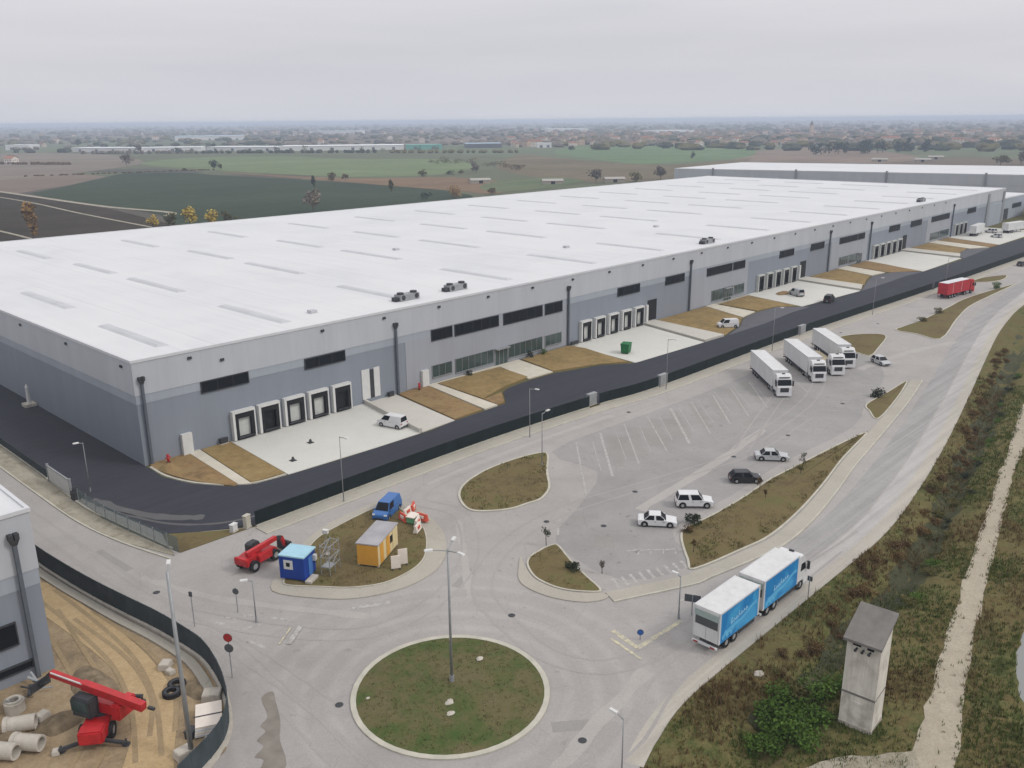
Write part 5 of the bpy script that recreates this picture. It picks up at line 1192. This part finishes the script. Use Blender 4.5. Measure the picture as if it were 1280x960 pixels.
def clump_mesh(name, mats, seed, n, rx, ry, rz, cz, leaf, lobes=7, trunk=0., tr=.12, up=0., limbs=4):
    """crown of many small leaf faces gathered in uneven lobes"""
    g = random.Random(seed); L = []
    for i in range(lobes):
        th_ = g.uniform(0, 2*math.pi); r = g.uniform(.15,.72); z = g.uniform(-.6,.75)
        L.append((rx*r*math.cos(th_), ry*r*math.sin(th_), cz+rz*z, g.uniform(.32,.62)))
    L.append((0,0,cz,.6)); mb = MB()
    for i in range(n):
        lx, ly, lz, ls = g.choice(L)
        while True:
            a, b, c = g.uniform(-1,1), g.uniform(-1,1), g.uniform(-1,1); q = a*a+b*b+c*c
            if .12 < q < 1: break
        x, y, z = lx+a*rx*ls, ly+b*ry*ls, max(.03, lz+c*rz*ls)
        s = leaf*g.uniform(.55,1.35); d1 = Vector((g.gauss(0,1),g.gauss(0,1),g.gauss(0,.7)+up)).normalized(); d2 = d1.orthogonal().normalized(); d2.rotate(Matrix.Rotation(g.uniform(0,6.28),3,d1))
        p = Vector((x,y,z)); mb.add([p-d1*s*.6, p+d2*s*.4, p+d1*s*.7, p-d2*s*.4], [(0,1,2,3)])
    return mb
def put_mesh(mb, name, mat, parent=None):
    me = bpy.data.meshes.new(name); me.from_pydata([tuple(p) for p in mb.v], [], mb.f); me.materials.append(mat)
    o = bpy.data.objects.new(name, me); COL.objects.link(o); o.parent = parent; return o
def trunk_mb(h, r, lean=0, limbs=4, seed=1, spread=.5):
    g = random.Random(seed); m = MB(); m.cyl((0,0,-.1),(lean*h*.5,0,h*.55),r,r*.7,7).cyl((lean*h*.5,0,h*.55),(lean*h,0,h),r*.7,r*.3,7)
    for k in range(limbs):
        a = 6.28*k/limbs+g.uniform(-.4,.4); z0 = h*g.uniform(.45,.75); l = h*g.uniform(.3,.5)*spread*1.6
        m.cyl((lean*z0,0,z0),(lean*z0+l*math.cos(a),l*math.sin(a),z0+l*.7),r*.45,r*.15,6)
    return m
# bushes of the ditch banks
BM = {}
for k, mk in (('green','green'),('rust','rust'),('brown','brown'),('olive','olive'),('dark','dark')):
    for v in range(2):
        mb = clump_mesh('foliage', None, hash_ := 31*v+len(k)*7+v, 620, 1.3, 1.15, .75, .55, .17, 8)
        me = bpy.data.meshes.new('foliage'); me.from_pydata([tuple(p) for p in mb.v], [], mb.f); me.materials.append(LM[mk]); BM[k,v] = me
TW = trunk_mb(.9, .05, .1, 6, 3, 1.1).build('twigs', MT['bark']); TWM = TW.data; bpy.data.objects.remove(TW)
def bush(k, v, x, y, s, label, sz=1., group=None, name='bush', z=None):
    r = thing(name, label, 'bush', (x,y,ground_z(x,y)-.03 if z is None else z), rnd.uniform(0,360), group); r.scale = (s,s,s*sz)
    for nm, me in (('foliage', BM[k,v]), ('stem', TWM)):
        o = bpy.data.objects.new(nm, me); COL.objects.link(o); o.parent = r
    return r
gb_ = 'bramble bushes massed by the old tower'
for i, (x, y, s) in enumerate(((8.8,-88.6,1.5),(10.9,-88.4,1.7),(12.6,-89.2,1.6),(9.6,-90.2,1.5),(11.6,-90.6,1.35),(14.0,-88.0,1.3),(7.4,-89.6,1.1),(16.2,-92.4,1.1),(15.2,-89.8,1.4),(13.2,-87.0,1.2),(10.2,-87.2,1.3),(8.2,-91.2,1.2),(17.4,-90.6,1.2),(6.6,-88.2,1.0))):
    bush('green' if i != 5 else 'olive', i % 2, x, y, s, 'bright green bramble bush in the mass left of the old tower', .95, gb_)
gs = random.Random(5)
for i in range(64):
    x = 12+i*2.1+gs.uniform(-1.5,1.5); ye = interp_y(road_edge, x); y = ye-gs.uniform(1.2,3.4)-(1.2 if x < 30 else 0)
    bush(gs.choice(['rust','brown','rust','brown','olive']), i % 2, x, y, gs.uniform(.45,1.0), 'rusty brown weed bush on the bank between the road and the ditch', gs.uniform(.6,.95), 'weed bushes along the road bank')
for i in range(26):
    x = 20+i*4.4+gs.uniform(-2,2); y = interp_y(ditch, x)-gs.uniform(.8,2.4)
    bush(gs.choice(['dark','olive','green']), i % 2, x, y, gs.uniform(.5,.9), 'low dark green bush along the far side of the ditch', .6, 'low bushes along the ditch')
bush('dark', 0, 35.0, -65.0, .95, 'round dark shrub at the grass edge between the white cars', 1.2, z=.2)
bush('brown', 1, 32.6, -65.6, .6, 'small pale-leaved shrub at the nose of the white saloon', .9, z=.2)
bush('dark', 1, 97.6, -61.2, 1.15, 'round black-green shrub on the slim triangular island', 1.05, z=.1)
bush('dark', 0, 16.9, -61.9, .8, 'dark round shrub on the straight edge of the half-moon island', 1.1, z=.3)
bush('olive', 0, 160.5, -46.2, 1.0, 'olive bush on the big grass triangle nearest the parking entrance', .8, z=.3)
bush('olive', 1, 172, -45.9, 1.1, 'olive bush midway along the upper edge of the big grass triangle', .8, z=.3)
bush('green', 1, 215, -46.4, 1.3, 'green bush at the far tip of the big grass triangle behind the red lorry', .9, z=.3)
# saplings
def sapling(x, y, h, k, label, z=.2, n=170, r=.55, leaf=.13):
    t_ = thing('sapling', label, 'tree', (x,y,z), rnd.uniform(0,360))
    put_mesh(clump_mesh('crown', None, int(x*10)&255, n, r, r, h*.32, h*.7, leaf, 5), 'crown', LM[k], t_)
    trunk_mb(h*.9, .05, .08, 5, int(y)&7, .5).build('trunk', MT['bark'], t_)
sapling(19.4,-56.0,2.3,'dark','thin dark sapling at the top tip of the half-moon island', r=.5)
sapling(18.7,-64.3,1.6,'grey','small bare sapling in the asphalt beside the half-moon island', r=.3, z=.05)
sapling(48.6,-66.0,1.7,'brown','brown sapling on the long island behind the black hatchback', r=.45)
sapling(59.0,-66.6,2.2,'dark','dark leafy sapling on the long island behind the silver car', r=.55)
sapling(28.9,-68.8,1.5,'rust','short rusty sapling near the lower tip of the long island', r=.3)
sapling(46.6,-67.8,1.4,'brown','small dry sapling in the middle of the long island', r=.3)
sapling(56.8,-67.4,1.3,'olive','small olive sapling down the slope of the long island', r=.35)
for i, (x, y, l) in enumerate(((60.5,-.9,'small dark green shrub below the first office windows'),(77.5,-.8,'dark green shrub below the second green office windows'),(81,-1.1,'second dark shrub nearer the downpipe below the office windows'))):
    bush('dark' if i != 2 else 'green', i % 2, x, y, .6, l, 1.5, z=.2)

# rough grass of the banks: too many blades to count
g = random.Random(21); mb = MB()
def tuft(x, y, z, h, n):
    for _ in range(n):
        a = g.uniform(0,6.28); w = .03+.03*g.random(); dx, dy = math.cos(a), math.sin(a); l = h*g.uniform(.6,1.2); o = g.uniform(.1,.75)*l
        bx, by = x+g.gauss(0,.1), y+g.gauss(0,.1); px, py = -dy*w, dx*w
        b_ = len(mb.v); mb.v += [(bx-px,by-py,z-.03),(bx+px,by+py,z-.03),(bx+dx*o+px*.2,by+dy*o+py*.2,z+l)]; mb.f.append((b_,b_+1,b_+2))
mb2 = MB(); mb3 = MB()
cnt = 0
keep = mb
while cnt < 30000:
    x = -8 + 130*g.random()**1.7; ye = interp_y(road_edge, x)-.08; y = ye - g.random()**.9*26
    tl_, tr_ = interp_y(track_l, x), interp_y(track_r, x)
    if tr_+.25 < y < tl_-.25 and g.random() > .04: continue
    if pool_d(x, y) < 1.16: continue
    nn = noise.noise((x*.16, y*.16, 2)); 
    if g.random() > .55+nn: continue
    v = noise.noise((x*.08, y*.14, 8)) + g.uniform(-.25,.25) + (.3 if y > ye-4.5 else -.22)
    mb = mb2 if v < -.02 else (mb3 if v > .2 else keep)
    tuft(x, y, ground_z(x, y), g.uniform(.18,.5)*(1.35 if v > .2 else 1), 4); cnt += 1
for m_, nm, c in ((keep,'dry_grass',S(120,110,74)),(mb2,'green_grass',S(84,94,50)),(mb3,'brown_weeds',S(106,88,60))):
    me = bpy.data.meshes.new(nm); me.from_pydata(m_.v, [], m_.f); me.materials.append(leafmat(nm+'_blades', c, .3)); o = bpy.data.objects.new(nm, me); COL.objects.link(o); struct(o, 'stuff')
# short grass of the islands
def inside(p, poly):
    c = False; j = len(poly)-1
    for i in range(len(poly)):
        if (poly[i][1] > p[1]) != (poly[j][1] > p[1]) and p[0] < (poly[j][0]-poly[i][0])*(p[1]-poly[i][1])/(poly[j][1]-poly[i][1])+poly[i][0]: c = not c
        j = i
    return c
mb = MB()
for _ in range(900):
    a, r = g.uniform(0,6.28), 7.4*math.sqrt(g.random()); tuft(cx+r*math.cos(a), cy+r*math.sin(a), .14+.4*(1-(r/7.7)**2), g.uniform(.06,.16), 3)
for poly, n, zz in ((isl_top,700,.3),(isl_mid,260,.24),(isl_cab,700,.3),(isl_right,1500,.36)):
    xs = [p[0] for p in poly]; ys = [p[1] for p in poly]
    for _ in range(n*3):
        x, y = g.uniform(min(xs),max(xs)), g.uniform(min(ys),max(ys))
        if inside((x,y), offset(poly, .35 if area(poly) > 0 else -.35)) and noise.noise((x*.5,y*.5,11)) > -.1: tuft(x, y, zz-.1, g.uniform(.12,.26), 3)
me = bpy.data.meshes.new('island_grass'); me.from_pydata(mb.v, [], mb.f); me.materials.append(leafmat('island_grass_blades', S(96,92,56), .3)); o = bpy.data.objects.new('island_grass', me); COL.objects.link(o); struct(o, 'stuff')

# ------------------------------------------------------------- trees and hedges beyond the warehouse
def tree(x, y, h, w, k, label, seed=0, group=None, low=.25, n=430, name='tree'):
    t_ = thing(name, label, 'tree', (x,y,0), rnd.uniform(0,360), group)
    put_mesh(clump_mesh('crown', None, seed, n, w/2, w/2, h*(1-low)*.52, h*(low+(1-low)*.5), max(.5, h*.125), 9), 'crown', LM[k], t_)
    trunk_mb(h*.75, h*.022+.04, .05, 5, seed & 7, .35).build('trunk', MT['bark'], t_)
TR = [(389,890,12,17,'grey','dark bare clump tree alone in the grey stubble field'),(397,712,9,9,'dark','round green tree by the corner of the pale green field'),(410,722,6,5,'olive','small olive tree right of the round green field tree'),(372,721,3,5,'brown','low brown bush at the end of the dark crop field'),(325,1055,10,18,'dark','dark clump of trees by the farmhouse at the far left'),(680,1771,14,14,'dark','dark round tree in front of the long white hall, left part'),(594,1307,13,12,'grey','bare grey tree before the long white hall'),(612,1215,9,16,'dark','dark bushy trees before the middle of the long hall'),(722,1309,12,9,'dark','dark tree breaking the line of the long white roof'),(319,427,8,3.5,'dark','slim dark tree on the edge of the dark crop field'),(374,482,6,7,'brown','dark brown bush left of the tan fallow field'),(381,474,5,6,'rust','reddish bush right beside the dark brown one'),(330,354,9,3,'olive','thin olive tree sticking up before the tan field'),(451,462,6,9,'olive','wide olive bush at the lower edge of the light green field'),(480,460,4,9,'dark','low dark hedge bush on the corner of the light green field'),(502,469,4,7,'olive','low olive bush beside the hedge corner'),(519,467,8,11,'grey','broad grey-green tree right of the light green field'),(325,288,7,12,'amber','broad orange-brown bush just behind the warehouse roof'),(306,292,4,9,'dark','low dark bush left of the orange-brown bush'),(357,287,4,8,'brown','low brown bush right of the orange-brown bush'),(569,462,5,14,'brown','wide low brown thicket in the middle fields'),(477,298,10,12,'grey','large dark bare tree behind the roof in the middle'),(508,284,7,12,'olive','spreading olive tree behind the roof right of the bare tree'),(534,280,10,11,'grey','big bare tree beside the left end of the second warehouse'),(995,754,9,12,'dark','dark tree at the left tip of the far green field'),(876,468,7,6,'dark','single small round tree in the far green field'),(1089,353,9,13,'dark','dark tree before the conifer belt on the right'),(893,141,11,17,'olive','broad olive tree at the right behind the second warehouse'),(930,133,13,14,'grey','tall grey tree at the far right edge behind the second warehouse'),(219,281,11,9,'pale','pale bare tree standing behind the roof in the dark field'),(80,274,15,5.5,'amber','tall slim amber poplar at the far left behind the roof')]
for i, (x, y, h, w, k, l) in enumerate(TR): tree(x, y, h, w, k, l, i*13+3, low=.08 if h < 8 else .2)
for i, (x, y, h, w, k) in enumerate(((143,265,8.5,8,'yellow'),(150,260,7.5,7,'yellow'),(137,270,6.5,7,'olive'),(156,254,6.5,7,'olive'),(131,276,5.5,6,'yellow'))):
    tree(x, y, h, w, k, ['tallest yellow autumn tree behind the warehouse roof','yellow tree right beside the tallest yellow one','olive shrub tree left of the yellow trees','olive shrub tree at the right end of the yellow group','small yellow shrub at the left end of the yellow group'][i], 91+i, low=.1)
hd = [(620,641),(617,628),(615,615),(619,609),(622,604),(614,570),(606,539),(603,528),(601,517),(593,502),(586,487),(640,640),(650,625)]
for i, (x, y) in enumerate(hd): tree(x, y, 4.5+i % 3, 13, ['olive','brown','olive','grey'][i % 4], 'olive hedge bush in the row dividing the middle fields', 200+i, 'hedge bushes between the middle fields', .03, 160, 'hedge_bush')
for i in range(16):
    f = i/15; tree(1050+f*165, 395+f*-75+rnd.uniform(-8,8), rnd.uniform(13,18), 13, 'conifer', 'dark conifer in the straight belt before the town', 300+i, 'dark conifer belt', .05, 170, 'conifer')
for i in range(12):
    f = i/11; tree(560+f*330, 1250-f*330+rnd.uniform(-15,15), rnd.uniform(6,11), rnd.uniform(9,15), rnd.choice(['dark','grey','olive']), 'scattered tree standing before the long white hall', 340+i, 'trees before the long white hall', .05, 120)

# far woods that read as one mass
CAM = (-46.65, -113.94, 45.0)
def pol(bear, d): return (CAM[0]+d*math.cos(R(bear)), CAM[1]+d*math.sin(R(bear)))
g = random.Random(77)
def wood(name, mat, bands, leafscale=1.):
    m = MB()
    for (b0, b1, d0, d1, n, h) in bands:
        for _ in range(n):
            b = g.uniform(b0,b1); d = d0*(d1/d0)**g.random(); x, y = pol(b, d); hh = h*g.uniform(.6,1.25); w = hh*g.uniform(.6,1.3)
            m.ball((x,y,hh*.34), w*1.15, w*1.15, hh*.5, 7, 4, .3, g)
    me = bpy.data.meshes.new(name); me.from_pydata([tuple(p) for p in m.v], [], m.f); me.materials.append(mat); o = bpy.data.objects.new(name, me); COL.objects.link(o); return struct(o, 'stuff')
wood('far_wood', LM['grey'], [(10,46,1550,2300,380,10),(10,46,2300,3300,260,11),(46,76,2300,3300,130,9),(10,78,3300,5200,420,11),(8,80,5200,9000,420,13),(8,80,9000,15000,300,16),(46,76,1700,2300,50,8)])
wood('far_wood', LM['dark'], [(10,34,1350,2200,150,10),(10,46,2300,3600,160,11),(46,76,2300,3600,80,9),(8,78,3600,8000,400,13),(8,80,8000,16000,260,17),(50,76,1600,2200,40,8)])
wood('far_wood', LM['olive'], [(10,40,1350,2300,150,10),(40,76,2000,3600,90,9)])
hr = random.Random(3)
def hedge_line(a, b, n, h, mk):
    m = MB()
    for i in range(n):
        f = i/(n-1)+hr.uniform(-.02,.02); m.ball((a[0]+(b[0]-a[0])*f+hr.uniform(-3,3), a[1]+(b[1]-a[1])*f+hr.uniform(-3,3), h*.4), h*hr.uniform(.5,1.1), h*hr.uniform(.5,1.1), h*hr.uniform(.4,.7), 7, 4, .3, hr)
    me = bpy.data.meshes.new('hedge'); me.from_pydata([tuple(p) for p in m.v], [], m.f); me.materials.append(LM[mk]); o = bpy.data.objects.new('hedge', me); COL.objects.link(o); struct(o, 'stuff')
hedge_line((300,1080),(360,970),60,3,'brown'); hedge_line((520,1330),(640,1190),26,5,'grey'); hedge_line((640,1180),(800,960),34,5,'dark'); hedge_line((800,930),(900,780),22,5,'olive'); hedge_line((240,760),(400,720),90,1.3,'brown')

# ------------------------------------------------------------- halls, farms and the far town
MT['house_wall'] = [plain('house_render', c, .8, var=.1) for c in (S(196,184,166), S(206,196,186), S(188,164,142), S(214,206,198))]
MT['house_roof'] = [plain('house_tiles', c, .8, var=.15) for c in (S(138,92,74), S(122,88,76), S(152,110,90), S(104,90,86))]
def gable(mb, w, d, h, rh, x=0, y=0, z=0):
    mb.mat(0).box(x-w/2,x+w/2,y-d/2,y+d/2,z,h)
    mb.mat(1); e = .35
    mb.prof([(x-w/2-e,h-.1),(x,h+rh),(x+w/2+e,h-.1),(x+w/2+e,h-.35),(x,h+rh-.3),(x-w/2-e,h-.35)], y-d/2-e, y+d/2+e)
    mb.mat(0).prof([(x-w/2,h-.2),(x+w/2,h-.2),(x,h+rh-.3)], y-d/2, y+d/2)
    return mb
PROTO = []
MT['shed_wall'] = plain('shed_wall', S(158,150,138), .8, var=.08); MT['shed_roof'] = plain('shed_roof', S(160,156,150), .8, var=.1)
for v in range(6):
    m = MB(); w, d, h = [(10,12,6.2),(9,14,5.4),(12,16,8.6),(11,11,6.8),(14,22,5),(10,18,9.5)][v]
    gable(m, w, d, h, [2.4,2.2,2.8,2.6,2.2,2][v]); m.mat(1).box(w*.2,w*.2+.9,d*.15,d*.15+.9,h+.5,h+[3.2,3,3.6,3.4,3,3][v])
    m.mat(2)
    for k in range(3):
        for s in (-1,1):
            for lv in range(int(h//2.9)):
                m.box(-w*.3+k*w*.3-.5,-w*.3+k*w*.3+.5,s*d/2-.06,s*d/2+.06,1+lv*2.9,2.4+lv*2.9); m.box(s*w/2-.06,s*w/2+.06,-d*.3+k*d*.3-.5,-d*.3+k*d*.3+.5,1+lv*2.9,2.4+lv*2.9)
    o = m.build('house', [MT['house_wall'][v % 4], MT['house_roof'][(v*3+1) % 4], MT['glass']]); PROTO.append(o.data); bpy.data.objects.remove(o)
def house(x, y, rz, v, label, group):
    o = bpy.data.objects.new('house', PROTO[v]); COL.objects.link(o); o.location = (x,y,0); o.rotation_euler = (0,0,R(rz)); return tag(o, label, 'house', group)
for i in range(270):
    b = g.uniform(11,44); d = 1560*(2.0)**g.random(); x, y = pol(b, d); house(x, y, g.uniform(0,180), g.randrange(6), 'small house among bare trees in the distant town', 'houses of the distant town')
for i in range(36):
    b = g.uniform(46,76); d = 1900*(2.2)**g.random(); x, y = pol(b, d); house(x, y, g.uniform(0,180), g.randrange(6), 'small house on the plain beyond the long white hall', 'houses on the plain beyond the hall')
sm = MB(); gable(sm, 8, 15, 2.6, 1.2); sm.mat(2).box(-4.06,-3.9,-1.5,1.5,0,2.2).box(-1.5,1.5,-7.56,-7.4,0,2.3)
o = sm.build('farm_shed', [MT['shed_wall'], MT['shed_roof'], MT['glass']]); PROTO.append(o.data); bpy.data.objects.remove(o)
for i, (x, y, rz, v, l) in enumerate(((322,1046,30,3,'pale farmhouse beside the dark trees at the far left'),(425,367,60,6,'pale farm shed in the small green field'),(451,318,50,6,'low pale farm building close behind the roof'),(495,295,50,6,'pale farm shed beside the large bare tree'),(910,262,20,6,'low pale barn before the conifers at the right'),(930,225,15,6,'longer pale barn right of the first one'),(1000,236,20,6,'low barn behind the right end of the second warehouse'))):
    house(x, y, rz, v, l, None) if False else tag(house(x, y, rz, v, l, 'x'), l, 'house') 
for o in SC.objects:
    if o.get('group') == 'x': del o['group']
MT['hallwall'] = plain('hall_wall', S(214,214,214), .7, var=.05); MT['hallroof'] = plain('hall_roof', S(226,228,232), .7, var=.05); MT['teal'] = plain('teal_cladding', S(104,164,154), .6, var=.08); MT['shedblue'] = plain('pale_blue_roof', S(176,196,214), .6, var=.08); MT['shedgrey'] = plain('dark_grey_cladding', S(92,94,104), .7, var=.1)
def hall(a, b, depth, h, label, wm='hallwall', rm='hallroof'):
    a, b = Vector(a), Vector(b); u = (b-a).normalized(); n = Vector((-u.y,u.x)); 
    if n.dot(Vector((a.x-CAM[0],a.y-CAM[1]))) < 0: n = -n
    t_ = thing('industrial_hall', label, 'hall', (a.x,a.y,0)); L_ = (b-a).length
    q = [Vector((0,0)), u*L_, u*L_+n*depth, n*depth]; q = [tuple(v) for v in q]
    MB().prism(q, -.2, h).build('wall', MT[wm], t_)
    MB().prism(offset(q, -.5 if area(q) > 0 else .5), h, h+.9).build('roof', MT[rm], t_)
    d_ = MB(); nn = max(2, int(L_/30))
    for i in range(nn):
        p = u*(L_*(i+.5)/nn) - n*.12; c = [p-u*2.4, p+u*2.4, p+u*2.4+n*.2, p-u*2.4+n*.2]; d_.prism([tuple(v) for v in c], .2, 4.4)
    d_.build('door_row', MT['shedgrey'], t_)
hall((548,1459),(612,1352),40,6,'long white industrial hall, leftmost of the far row'); hall((618,1345),(690,1291),45,6,'long white industrial hall left of the gap in the far row')
hall((694,1280),(756,1171),45,6.2,'white hall in the middle of the far row'); hall((762,1168),(915,1043),55,6.8,'longest white hall at the right of the far row'); hall((918,1040),(964,1004),40,6.5,'teal end hall joined to the far white row','teal','teal')
hall((1015,1000),(1062,962),40,7,'dark grey hall with pale roof right of the teal hall','shedgrey','shedblue'); hall((1090,905),(1108,890),18,7,'small white hall right of the dark grey one')
hall((1880,2740),(1990,2600),120,12,'far white hall with bluish roof behind the long row','hallwall','shedblue'); hall((1090,2190),(1240,2100),120,10,'far pale hall at the left horizon','hallwall','shedblue'); hall((2560,2170),(2690,2080),120,11,'far white hall over the town at the middle horizon'); hall((520,1690),(550,1660),40,8,'far pale hall at the left end of the plain'); hall((2300,1500),(2420,1440),100,10,'far pale hall at the right side of the town')
# thin pylon mast left of the hall and a church tower in the town
ms = thing('mast', 'thin dark mast rising left before the long white hall', 'mast', (615,1385,0)); MB().cyl((0,0,0),(0,0,22),.7,.25,8).build('pole', MT['dark'], ms); MB().bar((-2.5,0,19),(2.5,0,19),.3,.3).bar((-2,0,16),(2,0,16),.3,.3).build('arm', MT['dark'], ms)
ct = thing('church_tower', 'slender tower rising over the roofs of the far town', 'tower', (*pol(25.4,2500),0)); MB().box(-3.5,3.5,-3.5,3.5,0,26).build('wall', MT['house_wall'][2], ct); MB().frus(-3.9,3.9,-3.9,3.9,26,-.2,.2,-.2,.2,38).build('spire', MT['house_roof'][3], ct)

# ------------------------------------------------------------- air, sky, sun and camera
hz = MB().box(-24500,24500,-24500,24500,-3.2,49.5).build('haze', bpy.data.materials.new('haze_air')); struct(hz, 'stuff')
hm = hz.data.materials[0]; hm.use_nodes = True; hm.node_tree.nodes.clear()
pv = hm.node_tree.nodes.new('ShaderNodeVolumePrincipled'); out = hm.node_tree.nodes.new('ShaderNodeOutputMaterial')
pv.inputs['Color'].default_value = (.70,.80,.98,1); pv.inputs['Density'].default_value = 2.1e-4; pv.inputs['Anisotropy'].default_value = .0
hm.node_tree.links.new(pv.outputs[0], out.inputs['Volume'])

W = bpy.data.worlds.new('World'); SC.world = W; W.use_nodes = True
n, l = W.node_tree.nodes, W.node_tree.links
SUN_EL, SUN_AZ = 42., 298.   # direction towards the veiled sun, degrees; azimuth counted from +X
sky = n.new('ShaderNodeTexSky'); sky.sky_type = 'NISHITA'; sky.sun_disc = False; sky.sun_elevation = R(SUN_EL); sky.sun_rotation = R(90-SUN_AZ); sky.air_density = 1.; sky.dust_density = 4.
tc = n.new('ShaderNodeTexCoord'); sp = n.new('ShaderNodeSeparateXYZ'); l.new(tc.outputs['Generated'], sp.inputs[0])
rp = n.new('ShaderNodeValToRGB'); l.new(sp.outputs['Z'], rp.inputs[0]); cr = rp.color_ramp
st = [(0., (6.7,6.85,7.4)), (.02, (6.7,6.8,7.35)), (.07, (6.95,6.9,7.35)), (.16, (7.5,7.4,7.8)), (.45, (9.2,9.1,9.2)), (1., (12.6,12.5,12.6))]
while len(cr.elements) < len(st): cr.elements.new(.5)
for e, (p, c) in zip(cr.elements, st): e.position = p; e.color = (*c, 1)
mp = n.new('ShaderNodeMapping'); l.new(tc.outputs['Generated'], mp.inputs[0]); mp.inputs['Scale'].default_value = (1.4,1.4,13.)
nz = n.new('ShaderNodeTexNoise'); l.new(mp.outputs[0], nz.inputs['Vector']); nz.inputs['Scale'].default_value = 1.7; nz.inputs['Detail'].default_value = 5; nz.inputs['Roughness'].default_value = .5; nz.inputs['Distortion'].default_value = .3
cl = n.new('ShaderNodeValToRGB'); l.new(nz.outputs['Fac'], cl.inputs[0]); cl.color_ramp.elements[0].position = .3; cl.color_ramp.elements[0].color = (.945,.95,.965,1); cl.color_ramp.elements[1].position = .72; cl.color_ramp.elements[1].color = (1.06,1.05,1.04,1)
mx = n.new('ShaderNodeMix'); mx.data_type = 'RGBA'; mx.blend_type = 'MULTIPLY'; mx.inputs[0].default_value = 1; l.new(rp.outputs[0], mx.inputs[6]); l.new(cl.outputs[0], mx.inputs[7])
m2 = n.new('ShaderNodeMix'); m2.data_type = 'RGBA'; m2.inputs[0].default_value = .92; l.new(sky.outputs[0], m2.inputs[6]); l.new(mx.outputs[2], m2.inputs[7])
bg = n['Background']; l.new(m2.outputs[2], bg.inputs[0]); bg.inputs[1].default_value = .1

sun = bpy.data.lights.new('sun', 'SUN'); sun.energy = 1.25; sun.angle = R(12); sun.color = (1.,.965,.91)
so = bpy.data.objects.new('sun', sun); COL.objects.link(so); so.location = (0,0,120)
d = Vector((math.cos(R(SUN_AZ))*math.cos(R(SUN_EL)), math.sin(R(SUN_AZ))*math.cos(R(SUN_EL)), math.sin(R(SUN_EL))))
so.rotation_euler = d.to_track_quat('Z', 'Y').to_euler()

cam = bpy.data.cameras.new('camera'); cam.sensor_fit = 'HORIZONTAL'; cam.sensor_width = 36; cam.lens = 36*1100.97/1280; cam.clip_start = 1; cam.clip_end = 60000
co = bpy.data.objects.new('camera', cam); COL.objects.link(co); SC.camera = co
yaw, pit, rol = 7.61270768e-01, 2.91162217e-01, -8.42640001e-03
f = Vector((math.cos(yaw)*math.cos(pit), math.sin(yaw)*math.cos(pit), -math.sin(pit))); r = Vector((math.sin(yaw),-math.cos(yaw),0)); u = r.cross(f)
r2 = r*math.cos(rol)+u*math.sin(rol); u2 = u*math.cos(rol)-r*math.sin(rol)
co.matrix_world = Matrix(((r2.x,u2.x,-f.x,CAM[0]),(r2.y,u2.y,-f.y,CAM[1]),(r2.z,u2.z,-f.z,CAM[2]),(0,0,0,1)))

SC.view_settings.view_transform = 'Standard'; SC.view_settings.look = 'None'; SC.view_settings.exposure = 0.; SC.view_settings.gamma = 1; SC.view_settings.use_curve_mapping = False
SC.cycles.use_denoising = True; SC.cycles.max_bounces = 6; SC.cycles.volume_bounces = 1; SC.cycles.transparent_max_bounces = 8
